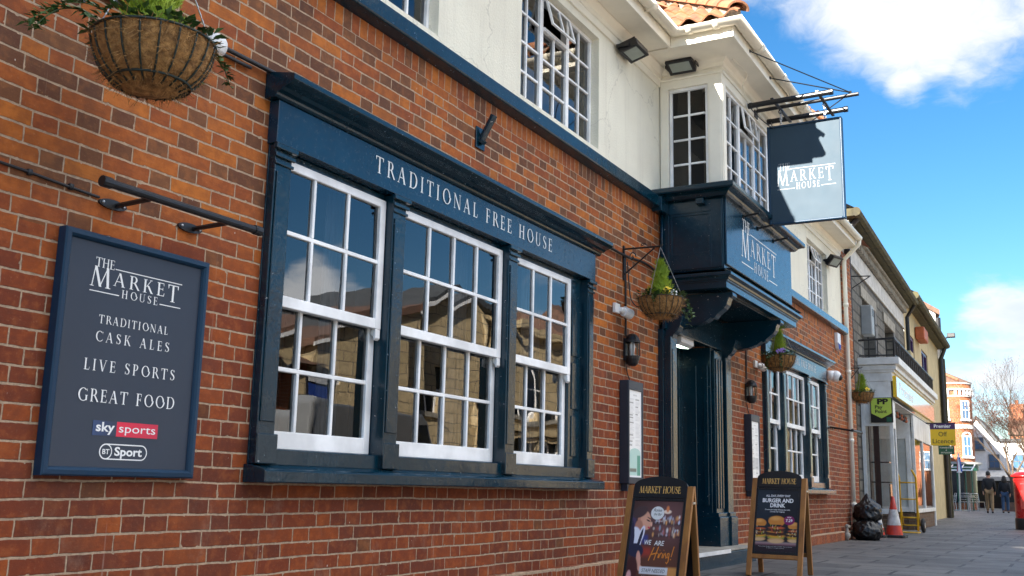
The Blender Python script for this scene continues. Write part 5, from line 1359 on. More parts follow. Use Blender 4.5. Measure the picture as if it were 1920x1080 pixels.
# local: u along the front (x), y into the building, z up; shop front about y = -.55
q = MB(); W1 = [(2.3, 3.85, 2.6, 4.38), (5.5, 6.95, 2.6, 4.38)]
wall(q, 0, 9.25, 0, 5.55, 0, W1 + [(1.56, 8.98, -.1, 2.62)], .35); q.quad((0, 0, 0), (0, 7, 0), (0, 7, 5.5), (0, 0, 5.5)); q.quad((9.25, 0, 0), (9.25, 7, 0), (9.25, 7, 5.5), (9.25, 0, 5.5)); q.build('stone_wall', 'stone_wall', sh, local=True)
q = MB(); q.box(.0, 9.2, -.035, -.002, 4.78, 4.86); q.box(0, 9.2, -.02, -.002, 4.88, 5.16); q.build('frieze', 'grey_cream', sh, bevel=.01, local=True)
q = MB()
for k in range(46): q.box(.1 + k * .198, .1 + k * .198 + .10, -.11, -.021, 5.17, 5.30)
q.box(0, 9.2, -.16, -.001, 5.305, 5.36); q.build('bracket_cornice', 'stone_trim', sh, bevel=.01, local=True)
q = MB(); q.box(-.1, 9.35, -.26, .0, 5.40, 5.53); q.tube([(-.1, -.30, 5.47), (9.35, -.30, 5.47)], .08, 8); q.build('gutter', 'mossy', sh, local=True)
q = MB(); q.tube([(.16, -.28, 5.40), (.16, -.09, 5.2), (.16, -.09, .1)], .055, 10); q.build('downpipe', 'black_metal', sh, local=True)
q = MB(); q.tube([(9.3, -.28, 5.40), (9.3, -.09, 5.1), (9.3, -.09, 2.9)], .05, 10); q.build('downpipe', 'black_metal', sh, local=True)
q = MB(); q.quad((-.1, -.30, 5.53), (9.35, -.30, 5.53), (9.35, 3.6, 7.9), (-.1, 3.6, 7.9)); q.quad((-.1, 7.2, 5.53), (9.35, 7.2, 5.53), (9.35, 3.6, 7.9), (-.1, 3.6, 7.9)); q.build('roof', 'slate', sh, local=True)
for a, b, c_, d in W1:
    q = MB(); q.box(a, b, .25, .30, c_, c_ + .06); q.box(a, b, .25, .30, d - .06, d); q.box(a, a + .07, .25, .30, c_ + .06, d - .06); q.box(b - .07, b, .25, .30, c_ + .06, d - .06); q.box((a + b) / 2 - .03, (a + b) / 2 + .03, .252, .298, c_ + .06, d - .06); q.box(a + .07, b - .07, .254, .296, (c_ + d) / 2 - .03, (c_ + d) / 2 + .03)
    wo = q.build('window', 'white_paint', sh, local=True); MB().quad((a, .28, c_), (b, .28, c_), (b, .28, d), (a, .28, d)).build('pane', 'window_dark', wo, local=True)
    q = MB(); q.box(a - .25, b + .25, -.03, -.002, d, d + .22); q.build('lintel', 'stone_trim', sh, local=True, bevel=.01)
    q = MB()
    for k in range(6): q.box(b + .0, b + (.22 if k % 2 else .34), -.025, -.002, c_ + .3 * k, c_ + .3 * k + .28)
    q.build('quoin', 'stone_grey', sh, local=True, bevel=.01)
# shop front
X0, YF = 1.5, -.55
q = MB()
q.box(X0, 9.0, YF - .02, -.002, 2.70, 2.86); q.box(X0 - .05, 9.1, YF - .10, -.001, 2.90, 2.99); q.box(X0 - .10, 9.15, YF - .16, -.001, 2.995, 3.12); q.box(X0 - .03, 9.08, YF - .06, -.003, 2.861, 2.899)
q.box(X0 + .01, X0 + .03, YF + .01, -.03, 2.42, 2.70); q.box(X0, X0 + .04, YF, -.02, 2.34, 2.42); q.box(X0, X0 + .05, YF, YF + .06, .40, 2.34); q.box(X0, X0 + .05, -.07, -.01, .40, 2.70); q.box(X0, X0 + .05, YF + .06, -.07, 1.90, 1.95); q.box(X0, X0 + .05, YF + .06, -.07, .36, .45)
q.box(X0 + .012, X0 + .02, YF + .06, -.07, 1.95, 2.34)
q.box(X0 + .05, X0 + .40, YF, YF + .05, 1.86, 2.34); q.box(X0 + .34, X0 + .40, YF, YF + .05, .40, 1.86)
q.box(X0 + .05, 9.0, YF - .01, 1.05, 2.345, 2.36)
q.box(4.9, 4.96, -.48, 1.0, .36, 2.33); q.box(8.85, 9.0, YF, -.02, 0, 2.34); q.box(4.9, 8.85, YF, YF + .05, 1.86, 2.33); q.box(4.9, 4.98, YF, YF + .06, .40, 1.86); q.box(6.6, 6.68, YF, YF + .05, .4, 1.86); q.box(4.9, 8.85, YF, YF + .06, .34, .42)
q.build('shopfront', 'old_white', sh, bevel=.004, local=True)
for bx_ in ((X0 + .02, X0 + .40, YF + .02, -.02, 0, .36), (4.92, 8.9, YF + .03, -.1, 0, .34)): q = MB(); q.box(*bx_); q.build('stall_riser', 'brick_riser', sh, local=True)
for qd in (((X0 + .025, YF + .06, .45), (X0 + .025, -.07, .45), (X0 + .025, -.07, 1.90), (X0 + .025, YF + .06, 1.90)), ((X0 + .05, YF + .02, .4), (X0 + .34, YF + .02, .4), (X0 + .34, YF + .02, 1.86), (X0 + .05, YF + .02, 1.86)), ((4.98, YF + .03, .42), (8.85, YF + .03, .42), (8.85, YF + .03, 1.86), (4.98, YF + .03, 1.86))):
    MB().quad(*qd).build('pane', 'glass', sh, local=True)
q = MB()   # the display window that faces the recess, and the recess itself
q.quad((X0 + .40, 1.0, 0), (4.95, 1.0, 0), (4.95, 1.0, 2.33), (X0 + .40, 1.0, 2.33)); q.quad((X0 + .36, -.02, 0), (X0 + .36, 1.0, 0), (X0 + .36, 1.0, 2.33), (X0 + .36, -.02, 2.33)); q.build('recess_wall', 'grey_cream', sh, local=True)
MB().quad((4.96, .9, 0), (9.0, .9, 0), (9.0, .9, 2.34), (4.96, .9, 2.34)).build('shop_interior', 'dark_room', sh, local=True)
MB().quad((X0 + .05, -.02, .37), (X0 + .355, -.02, .37), (X0 + .355, -.02, 2.34), (X0 + .05, -.02, 2.34)).build('display_back', 'old_white', sh, local=True)
for k_, (u0, u1) in enumerate(((2.3, 3.1), (3.15, 3.95))):
    q = MB(); q.box(u0, u0 + .09, .93, .98, .0, 2.0); q.box(u1 - .09, u1, .93, .98, .0, 2.0); q.box(u0 + .09, u1 - .09, .93, .98, 1.9, 2.0); q.box(u0 + .09, u1 - .09, .93, .98, 0, .35); q.box(u0 + .09, u1 - .09, .93, .98, .95, 1.03); d_ = q.build('door', 'old_white', sh, bevel=.004, local=True)
    MB().quad((u0 + .09, .96, .35), (u1 - .09, .96, .35), (u1 - .09, .96, 1.9), (u0 + .09, .96, 1.9)).build('pane', 'window_dark', d_, local=True)
q = MB()
for y0, y1 in ((-.46, -.38), (.32, .40)): q.box(4.87, 4.898, y0, y1, .36, 1.92)
q.box(4.87, 4.898, -.38, .32, 1.84, 1.92); q.box(4.87, 4.898, -.38, .32, .36, .46); wo = q.build('display_window', 'old_white', sh, bevel=.004, local=True)
MB().quad((4.885, -.38, .46), (4.885, .32, .46), (4.885, .32, 1.84), (4.885, -.38, 1.84)).build('pane', 'glass', wo, local=True)
q = MB(); q.box(X0 + .05, X0 + .35, -.13, -.11, .45, 2.3); q.box(X0 + .03, X0 + .045, -.30, -.20, .45, 1.9); q.build('display_board', 'brown_board', sh, local=True)
q = MB(); q.box(4.94, 4.955, -.30, .1, .5, 1.8); q.build('display_board', 'brown_board', sh, local=True)
q = MB(); q.box(X0 + .05, X0 + .3, YF + .1, -.14, .9, .92); q.box(X0 + .05, X0 + .3, YF + .1, -.14, 1.25, 1.27); q.box(X0 + .06, X0 + .3, YF + .1, YF + .12, .45, .88); q.build('shelf', 'window_dark', sh, local=True)
q = MB(); q.box(X0 + .05, 8.9, YF - .075, YF - .021, 2.42, 2.80); fa = q.build('fascia_sign', 'yellow_sign', sh, local=True)
pm('sign_reflection', (.48, .35, .29), .10, .05, 3, coat=.6)  # pale orange reflection put into the sign's face colour
q = MB(); q.box(X0 + .09, 8.9, YF - .082, YF - .076, 2.43, 2.79); q.build('face', 'sign_reflection', fa, local=True)
q = MB(); sans(q, 'Premier', .30, lambda u, v, l: (u, YF - .0835, v), X0 + .5, 2.52, bold=.02, width=2.4); q.build('lettering', 'letter', fa, local=True)
bn = MB()   # festoon lamps under the fascia
q = MB(); pts = [(X0 + .4 + k * .05, YF + .10, 2.28 - .03 * abs(math.sin(k * .42))) for k in range(60)]; q.tube(pts, .006, 5); q.build('lamp_cable', 'black_plastic', sh, local=True)
for k in range(8):
    q = MB(); q.tube([(X0 + .5 + k * .36, YF + .10, 2.26), (X0 + .5 + k * .36, YF + .10, 2.21)], .02, 8); q.ball((X0 + .5 + k * .36, YF + .10, 2.175), .035, 10); q.build('festoon_bulb', 'orange_red' if k % 2 else 'black_plastic', sh, local=True)
# balcony rail on the flat shop roof
q = MB(); rz_ = 3.125; rt_ = 3.47; yy = YF - .08; xx = X0 - .02
q.tube([(xx, -.02, rt_ - .02), (xx, yy, rt_), (9.0, yy, rt_)], .02, 6); q.tube([(xx, -.02, rz_ + .04), (xx, yy, rz_ + .04), (9.0, yy, rz_ + .04)], .013, 6)
for k in range(40):
    u = xx + k * .19
    if u > 9: break
    q.tube([(u, yy, rz_), (u, yy, rt_)], .011 if k % 4 else .02, 5)
    if k % 2: q.tube([(u + .05 * math.cos(j * .8), yy, (rz_ + rt_) / 2 + .09 * math.sin(j * .8)) for j in range(9)], .007, 4, cap=False)
for y in (-.2, -.35, -.5): q.tube([(xx, y, rz_), (xx, y, rt_)], .010, 5)
q.build('balcony_rail', 'black_metal', sh, local=True)

o = thing('air_unit', 'grey metal box hung on the stone wall beside the first upper window', 'wall box', (20.05, .23, 3.42), TH)
q = MB(); q.box(-.12, .22, -.20, -.0, .22, .78); q.build('casing', 'grey_plastic', o, bevel=.02, local=True)
q = MB()
for k in range(5): q.box(-.02, .14, -.205, -.2005, .58 + k * .03, .595 + k * .03)
q.build('grille', 'black_plastic', o, local=True)
o = thing('wall_box', 'yellowed plastic box at the right end of the grey stone wall', 'wall box', (26.3, .4, 3.4), TH)
q = MB(); q.box(-.3, .3, -.2, -.01, .1, .7); q.build('casing', 'buff_render', o, bevel=.02, local=True)
o = thing('iron_lamp_bracket', 'thin iron bracket on the grey stone wall by the black downpipe', 'bracket', (18.6, .17, 4.2), TH)
q = MB(); q.tube([(.0, -.01, .3), (.0, -.38, .28)], .010, 6); q.tube([(0, -.01, .05), (0, -.36, .27)], .009, 6); q.build('ironwork', 'black_metal', o, local=True)
# signs on the shop
o = thing('payment_sign', 'lime and black payment point sign on the side of the white shopfront', 'sign', (19.36, -.18, 1.95))
q = MB(); q.box(19.36, 19.378, -.36, .02, 1.955, 2.40); q.build('panel', 'poster_black', o, local=False)
q = MB(); q.prism([(.0, 2.39), (-.345, 2.39), (-.345, 2.12), (-.17, 2.03), (0.0, 2.12)], lambda a, b, tt: (tt, a + .005, b), 19.3585, 19.352); q.build('shield', 'lime_sign', o)
q = MB(); g_ = lambda u, v, l: (19.3505, .0 - u, v); sans(q, 'PP', .13, g_, .10, 2.285, bold=.05, width=.19); sans(q, 'Pay', .085, g_, .06, 2.205, bold=.02, width=.13); sans(q, 'Point', .085, g_, .06, 2.125, bold=.02, width=.2); q.build('lettering', 'poster_black', o)
q = MB(); q.box(19.354, 19.359, -.335, -.25, 1.965, 2.05); q.build('badge', 'green_paint', o)
o = thing('off_licence_sign', 'yellow and purple off licence sign sticking out from the shop end', 'sign', (25.6, -.3, 1.8))
xs = 25.5; yl, yr = -.205, -.735
q = MB(); q.box(xs, xs + .05, yl, yr, 1.826, 2.19); q.build('panel', 'yellow_sign', o); q = MB(); q.box(xs - .001, xs + .051, yl + .004, yr - .004, 2.191, 2.32); q.build('header', 'purple_sign', o)
g_ = lambda u, v, l: (xs - .0025, yl - u, v); q = MB(); sans(q, 'Premier', .11, g_, .265, 2.225, 'CENTER', bold=.02, width=.36); q.build('lettering', 'letter', o)
q = MB(); sans(q, 'Off', .15, g_, .265, 2.03, 'CENTER', width=.18); sans(q, 'Licence', .15, g_, .265, 1.875, 'CENTER', width=.44); q.build('lettering', 'poster_black', o)
q = MB(); q.tube([(xs + .025, -.75, 2.33), (xs + .025, .3, 2.33)], .015, 6); q.build('arm', 'black_metal', o)

# ------------------------------------------------------------------ the buff house, the white gable, the round brick house
bf = thing('buff_house', 'buff rendered house with brown windows and a mossy gutter beyond the stone shop', 'building', (27.2, .49, 0), TH)
q = MB(); W2 = [(.7, 2.3, 3.3, 4.85), (4.2, 6.0, 3.3, 4.85)]
wall(q, 0, 9.9, 0, 5.7, 0, W2, .2); q.quad((9.9, 0, 0), (9.9, 8, 0), (9.9, 8, 5.7), (9.9, 0, 5.7)); q.build('wall', 'buff_render', bf, local=True)
q = MB(); q.tube([(0, -.30, 5.66), (10, -.30, 5.66)], .10, 8); q.box(-.0, 10, -.22, 0, 5.55, 5.64); q.build('gutter', 'mossy', bf, local=True)
q = MB(); q.quad((0, -.35, 5.72), (10, -.35, 5.72), (10, 4, 8.3), (0, 4, 8.3)); q.quad((0, 8, 5.72), (10, 8, 5.72), (10, 4, 8.3), (0, 4, 8.3)); q.build('roof', 'roof_tile', bf, local=True)
q = MB(); q.tube([(9.75, -.25, 5.6), (9.75, -.1, 5.2), (9.75, -.1, 0)], .07, 8); q.build('downpipe', 'black_metal', bf, local=True)
q = MB(); q.box(10.0, 10.18, -.20, .2, 0, 5.25); q.build('end_pier', 'mossy', bf, local=True, bevel=.03)
q = MB(); q.box(-.0, .9, -.06, -.002, 0, 2.9); q.build('shopfront', 'orange_red', bf, local=True)
for a, b, c_, d in W2:
    q = MB(); q.box(a, b, .03, .16, c_, c_ + .08); q.box(a, b, .03, .16, d - .08, d); q.box(a, a + .1, .03, .16, c_ + .08, d - .08); q.box(b - .1, b, .03, .16, c_ + .08, d - .08); q.box((a + b) / 2 - .05, (a + b) / 2 + .05, .032, .158, c_ + .08, d - .08); q.box(a + .1, b - .1, .104, .156, (c_ + d) / 2, (c_ + d) / 2 + .08); wo = q.build('window', 'purple_sign', bf, local=True)
    MB().quad((a, .14, c_), (b, .14, c_), (b, .14, d), (a, .14, d)).build('pane', 'window_dark', wo, local=True)
o = thing('burglar_alarm', 'orange brown alarm box on the buff rendered wall', 'alarm box', (30.3, .6, 4.9), TH)
q = MB(); q.box(-.55, .55, -.25, -.01, .0, .34); q.build('case', 'orange_red', o, bevel=.03, local=True)
o = thing('wall_floodlight', 'dark floodlight at the gutter end of the buff house', 'floodlight', (36.3, .80, 5.82), TH)
q = MB(); q.box(-.12, .12, -.60, -.36, .0, .14); q.tube([(0, -.2, -.1), (0, -.4, .05)], .03, 6); q.build('housing', 'black_metal', o, bevel=.02, local=True)
wg = thing('white_gable_house', 'white rendered gable end rising behind the buff house roof', 'building', (40, 2.4, 0), R(10))
q = MB(); q.prism([(-1.2, 0), (5, 0), (5, 11.3), (-1.2, 7.3)], lambda a, b, tt: (tt, a, b), 0, 8); q.build('wall', 'white_render', wg, local=True)
q = MB(); q.prism([(-1.35, 7.22), (5, 11.32), (5, 11.5), (-1.35, 7.4)], lambda a, b, tt: (tt, a, b), -.12, 8.1); q.build('roof', 'roof_tile', wg, local=True)
q = MB(); q.tube([(-.12, -1.28, 7.1), (-.12, -1.28, 5.0)], .09, 8); q.build('downpipe', 'black_metal', wg, local=True)

# ------------------------------------------------------------------ round-cornered brick house at the end of the street
rh = thing('round_corner_house', 'orange brick house with a rounded corner and green shop fascia at the street end', 'building', (62, 2.2, 0))
RC = .95
def rpath(off=0.0, n=12):
    pts = [(62 - off, 14), (62 - off, 2.15 + RC)]
    for k in range(1, n + 1):
        a = math.pi + (math.pi / 2) * k / n; pts.append((62 + RC + (RC + off) * math.cos(a), 2.15 + RC + (RC + off) * math.sin(a)))
    pts.append((74, 4.3 - off)); return pts
def band(mb, z0, z1, off, back=-.3):
    P = rpath(off); Q = rpath(back); n = len(P)
    vs = [(x, y, z0) for x, y in P] + [(x, y, z1) for x, y in P] + [(x, y, z0) for x, y in Q] + [(x, y, z1) for x, y in Q]
    mb.add(vs, [(i, i + 1, n + i + 1, n + i) for i in range(n - 1)] + [(n + i, n + i + 1, 3 * n + i + 1, 3 * n + i) for i in range(n - 1)] + [(i + 1, i, 2 * n + i, 2 * n + i + 1) for i in range(n - 1)])
q = MB(); band(q, 0, 6.85, 0); q.build('wall', 'brick_far', rh)
q = MB(); band(q, 6.15, 6.22, .06); band(q, 6.5, 6.6, .14); band(q, 6.86, 6.95, .05); band(q, 4.38, 4.6, .04)
for k in range(24):
    y = 3.2 + k * .3; q.box(61.87, 61.99, y, y + .12, 6.24, 6.48)
for k in range(1, 7):
    a = math.pi + (math.pi / 2) * k / 7; q.box(62 + RC + (RC + .06) * math.cos(a) - .06, 62 + RC + (RC + .06) * math.cos(a) + .06, 2.15 + RC + (RC + .06) * math.sin(a) - .06, 2.15 + RC + (RC + .06) * math.sin(a) + .06, 6.24, 6.48)
q.build('cornice', 'grey_cream', rh)
q = MB(); P = rpath(.08); ap = (68.5, 9, 10.6); vs = [(x, y, 6.95) for x, y in P] + [ap]; q.add(vs, [(i, i + 1, len(P)) for i in range(len(P) - 1)]); q.build('roof', 'roof_tile', rh)
q = MB(); q.tube([(62.05, 2.7, 7.06), ap], .07, 6); q.build('ridge', 'pantile', rh)
def wall_window(parent, x, y0, y1, z0, z1, ang=0, c=None, mat='white_paint', arch=False):
    """a sash window standing proud of a wall that faces -x, turned by ang about its centre"""
    cx, cy = x, (y0 + y1) / 2; h = (y1 - y0) / 2; ca, sa = math.cos(ang), math.sin(ang)
    tr = lambda dx, dy, z: (cx + dx * ca - dy * sa, cy + dx * sa + dy * ca, z)
    def bx(mb, a0, a1, b0, b1, z0_, z1_):
        vs = [tr(a, b, z) for a in (a0, a1) for b in (b0, b1) for z in (z0_, z1_)]
        mb.add(vs, [(0, 1, 3, 2), (4, 6, 7, 5), (0, 4, 5, 1), (2, 3, 7, 6), (0, 2, 6, 4), (1, 5, 7, 3)])
    q = MB(); f = .055
    bx(q, -.05, .05, -h, -h + f, z0, z1); bx(q, -.05, .05, h - f, h, z0, z1); bx(q, -.05, .05, -h + f, h - f, z0, z0 + f); bx(q, -.05, .05, -h + f, h - f, z1 - f, z1); bx(q, -.04, .04, -h + f, h - f, (z0 + z1) / 2 - .018, (z0 + z1) / 2 + .018); bx(q, -.035, .04, -.010, .010, z0 + f, z1 - f); bx(q, -.12, .05, -h - .06, h + .06, z0 - .08, z0 - .001)
    if arch:
        n = 10
        for k in range(n):
            a0, a1 = math.pi * k / n, math.pi * (k + 1) / n; q.prism([(h * math.cos(a0), .22 * math.sin(a0)), (h * math.cos(a1), .22 * math.sin(a1)), ((h - f) * math.cos(a1), .14 * math.sin(a1)), ((h - f) * math.cos(a0), .14 * math.sin(a0))], lambda a, b, tt: tr(tt, a, z1 + b), -.05, .05)
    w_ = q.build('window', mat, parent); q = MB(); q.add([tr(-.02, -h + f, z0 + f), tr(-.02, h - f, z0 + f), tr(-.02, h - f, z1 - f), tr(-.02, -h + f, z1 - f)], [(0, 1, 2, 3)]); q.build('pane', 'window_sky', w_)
for y in (3.25, 5.2, 7.2): wall_window(rh, 61.96, y, y + .72, 4.88, 5.95)
wall_window(rh, 62.235, 2.22, 2.70, 4.88, 5.92, R(38)); wall_window(rh, 62.235, 2.20, 2.72, 2.85, 3.98, R(38), arch=True); wall_window(rh, 61.96, 3.25, 3.95, 2.85, 3.45)
q = MB(); band(q, 2.44, 2.56, .34); q.build('shop_cornice', 'grey_plastic', rh); q = MB(); band(q, 2.10, 2.43, .14); q.build('shop_fascia', 'green_paint', rh)
q = MB()
for y in (3.0, 3.6, 4.4, 5.4): q.box(61.90, 61.98, y - .05, y + .05, 0, 2.09)
q.build('shopfront', 'green_paint', rh); q = MB(); q.quad((61.94, 2.7, .5), (61.94, 9, .5), (61.94, 9, 2.09), (61.94, 2.7, 2.09)); band(q, .35, 2.09, .03); q.build('shop_glass', 'window_dark', rh)
q = MB(); q.tube([(66, 5, 8.6), (66, 5, 11.2)], .03, 5); q.tube([(66, 4.5, 11.0), (66, 5.5, 11.15)], .02, 5)
for k in range(5): q.tube([(65.8, 4.6 + k * .2, 11.02 + k * .03), (66.2, 4.6 + k * .2, 11.02 + k * .03)], .012, 4)
tag(q.build('tv_aerial', 'steel', None), 'thin television aerial on the roof of the round-cornered brick house', 'aerial')
pg = thing('glass_canopy', 'white and green framed canopy in front of the round-cornered brick house', 'canopy', (59.5, 2.8, 0))
q = MB()
for y in (2.1, 2.65, 3.2, 3.75): q.tube([(61.8, y, 2.40), (58.2, y - .15, 2.02)], .035, 5)
q.tube([(58.2, 1.9, 2.02), (58.2, 4.4, 2.02)], .035, 5); q.tube([(60.2, 2.0, 2.22), (60.2, 4.5, 2.22)], .03, 5); q.build('rafters', 'white_paint', pg)
for y in (1.95, 2.25, 2.95, 3.65):
    q = MB(); q.tube([(58.2, y, 0), (58.2, y, 2.0)], .03, 6); q.build('post', 'green_paint', pg)
ps = thing('closed_parasol', 'closed striped cafe parasol with a pale pole among the tables', 'parasol', (56, 2.3, 0))
q = MB(); q.tube([(56, 2.36, 0), (56, 2.30, 2.8)], .035, 8); q.lathe([(.25, 0), (.25, .06)], (56, 2.36, 0), 14); q.build('pole', 'steel', ps)
q = MB(); q.lathe([(.03, 2.75), (.07, 2.5), (.10, 2.1), (.12, 1.85)], (56, 2.31, 0), 10); q.build('cloth', 'white_plastic', ps)
for a in (0.3, 2.0, 3.6, 4.6):
    q = MB(); q.tube([(56 + .06 * math.cos(a), 2.31 + .06 * math.sin(a), 2.6), (56 + .125 * math.cos(a + .5), 2.31 + .125 * math.sin(a + .5), 1.9)], .025, 5); q.build('stripe', 'blue_cloth' if a > 3 else 'red_cloth', ps)
def chair(label, x, y, rz):
    o = thing('cafe_chair', label, 'chair', (x, y, 0), rz, group='metal cafe chairs'); q = MB(); q.box(-.2, .2, -.2, .2, .43, .455); q.build('seat', 'steel', o, local=True)
    for sx_ in (-.19, .19):
        for sy_ in (-.19, .19):
            q = MB(); q.tube([(sx_ * 1.15, sy_ * 1.15, 0), (sx_, sy_, .43)], .014, 5); q.build('leg', 'steel', o, local=True)
    q = MB(); q.tube([(-.2, -.2, .45), (-.26, -.2, .85), (-.26, .2, .85), (-.2, .2, .45)], .015, 5)
    for k in range(3): q.tube([(-.21 - k * .018, -.2, .56 + k * .1), (-.21 - k * .018, .2, .56 + k * .1)], .012, 4)
    q.build('backrest', 'steel', o, local=True)
CH = [(55.2, 2.1, .3, 'silver cafe chair nearest the man in khaki trousers'), (55.6, 2.75, 1.9, 'silver cafe chair turned towards the parasol pole'), (56.6, 3.15, 2.8, 'silver cafe chair left of the parasol pole'), (57.3, 2.0, .8, 'silver cafe chair right of the parasol pole'), (58.6, 1.75, 3.9, 'silver cafe chair by the outer canopy post'), (58.0, 3.35, 0, 'silver cafe chair under the canopy with the blue-jacketed person'), (57.2, 3.75, .4, 'silver cafe chair of the dark-coated seated person')]
for x, y, rz, lb in CH: chair(lb, x, y, rz)
for i, (x, y) in enumerate(((56.2, 2.85), (58.2, 2.2))):
    o = thing('cafe_table', ('round metal cafe table under the closed parasol', 'round metal cafe table by the outer canopy post')[i], 'table', (x, y, 0), group='metal cafe tables')
    q = MB(); q.lathe([(.001, .70), (.33, .70), (.33, .725), (.001, .725)], (x, y, 0), 18); q.build('table_top', 'steel', o); q = MB(); q.tube([(x, y, .03), (x, y, .70)], .03, 6); q.lathe([(.22, 0), (.22, .03), (.02, .04)], (x, y, 0), 12); q.build('leg', 'steel', o)
o = thing('green_sign', 'small green hanging sign with pale lettering below the off licence sign', 'sign', (32, .1, 1.9))
q = MB(); q.box(32, 32.05, .40, -.02, 1.86, 2.10); q.tube([(32.02, 1, 2.12), (32.02, -.04, 2.12)], .015, 5); q.build('panel', 'green_paint', o)
q = MB(); g_ = lambda u, v, l: (31.9975, .40 - u, v); sans(q, 'FURNISHINGS', .06, g_, .21, 2.03, 'CENTER', width=.34); sans(q, '&', .05, g_, .21, 1.965, 'CENTER', width=.04); sans(q, 'INTERIORS', .06, g_, .21, 1.89, 'CENTER', width=.28); q.build('lettering', 'letter', o)

# white gabled house, brick house with chimneys, dark shopfronts, planter
wh = thing('white_gabled_house', 'white gabled house with dark bargeboards behind the bare tree', 'building', (75, 2, 0))
q = MB(); q.prism([(4.6, 0), (4.6, 3.6), (3.02, 5.72), (2.0, 4.3), (-2.2, 4.3), (-2.2, 0)], lambda a, b, tt: (tt, a, b), 75, 82); q.build('wall', 'white_render', wh)
q = MB(); q.prism([(4.75, 3.45), (3.02, 5.80), (3.02, 5.98), (4.9, 3.45)], lambda a, b, tt: (tt, a, b), 74.8, 82); q.prism([(3.02, 5.80), (1.9, 4.28), (1.75, 4.36), (3.02, 5.98)], lambda a, b, tt: (tt, a, b), 74.8, 82); q.prism([(1.75, 4.305), (-2.4, 4.305), (-2.4, 4.45), (1.7, 4.45)], lambda a, b, tt: (tt, a, b), 74.7, 82); q.build('roof', 'slate', wh)
wall_window(wh, 74.97, 2.64, 3.2, 3.74, 4.56, 0, mat='stone_grey'); wall_window(wh, 74.97, 1.75, 2.4, 2.55, 3.45, 0, mat='stone_grey'); wall_window(wh, 74.97, .3, 1.0, 2.55, 3.45, 0, mat='stone_grey')
q = MB(); q.prism([(72.6, 1.95), (74.98, 2.45), (74.98, 2.35), (72.6, 1.85)], lambda a, b, tt: (a, tt, b), -1.5, 3.3); q.box(72.55, 72.6, -1.5, 3.3, 1.72, 1.96); q.build('awning', 'grey_cream', wh); q = MB(); q.box(74.9, 74.98, -2, 3.6, 0, 1.84); q.build('shopfront', 'window_dark', wh)
bh = thing('chimney_house', 'red brick house with two chimney stacks behind the bare tree', 'building', (82.5, -1, 0))
q = MB(); q.box(82.5, 90, -6, 1.5, 0, 5.1); q.build('wall', 'brick_far', bh); q = MB(); q.prism([(82.3, 5.11), (90.2, 5.11), (86, 7.6)], lambda a, b, tt: (a, tt, b), -6.2, 1.6); rf_ = q.build('roof', 'roof_tile', bh)
for y in (1.0, -.2, -3):
    q = MB(); q.box(84, 84.8, y - .4, y + .4, 5.7, 7.3); q.box(83.95, 84.85, y - .45, y + .45, 7.3, 7.42); q.tube([(84.4, y, 7.42), (84.4, y, 7.75)], .12, 8); q.build('chimney', 'brick_far', rf_)
wall_window(bh, 82.46, -1.5, -.7, 2.6, 3.9); wall_window(bh, 82.46, -3.5, -2.7, 2.6, 3.9)
o = thing('planter', 'dark brown low planter round the foot of the bare tree', 'planter', (60, -.1, 0)); q = MB()
for a in ((59.2, 60.8, .58, .66), (59.2, 60.8, -.86, -.78), (59.2, 59.28, -.78, .58), (60.72, 60.8, -.78, .58)): q.box(*a, 0, .45)
q.build('side', 'roof_tile', o); q = MB(); q.box(59.28, 60.72, -.78, .58, .05, .38); q.build('soil', 'soil', o)

# the bare tree
def bare_tree(label, base, lean, H, seed, levels=6, group=None):
    rd = random.Random(seed); o = thing('bare_tree', label, 'tree', tuple(base), group=group); tr = MB(); br_ = MB(); bd = MB()
    def grow(p, d, L_, r, lv):
        n = 3; pts = [p.copy()]; rs = [r]
        for k in range(n):
            d = (d + Vector((rd.uniform(-.13, .13), rd.uniform(-.13, .13), rd.uniform(-.02, .10)))).normalized(); p = p + d * L_ / n; pts.append(p.copy()); rs.append(r * (1 - .3 * (k + 1) / n))
        (tr if lv <= 1 else br_).tube(pts, rs, 7 if lv <= 1 else (5 if lv < 4 else 3), cap=False)
        if lv >= levels:
            for k in range(2):
                q_ = pts[-1 - k]; e = Vector((rd.uniform(-1, 1), rd.uniform(-1, 1), rd.uniform(-.2, 1))) * .07; s_ = e.cross(Vector((0, 0, 1))).normalized() * .022; bd.add([q_, q_ + e * .5 + s_, q_ + e, q_ + e * .5 - s_], [(0, 1, 2, 3)])
            return
        for k in range(rd.choice((2, 3, 3, 4)) if lv else 5):
            ax = Vector((rd.uniform(-1, 1), rd.uniform(-1, 1), rd.uniform(-.15, .5))).normalized()
            nd = (d * (1.0 if k else 1.5) + ax * rd.uniform(.5, .95) + Vector((0, 0, .12))).normalized(); s_ = pts[-1] if k < 2 else pts[-2].lerp(pts[-1], rd.random())
            grow(s_.copy(), nd, L_ * rd.uniform(.62, .86), rs[-1] * rd.uniform(.64, .84), lv + 1)
    grow(Vector(base), Vector(lean).normalized(), H, H * .06, 0)
    tr.build('trunk', 'bark', o, smooth=True); c_ = br_.build('crown', 'twig', o); bd.build('buds', 'bud', c_)
bare_tree('bare spreading tree with reddish twigs beside the post box', (60, .0, .3), (0, .22, 1), 1.75, 12, 7)
bare_tree('tall thin bare tree standing further back at the picture edge', (68, -.9, 0), (0, .05, 1), 2.4, 31, 6)

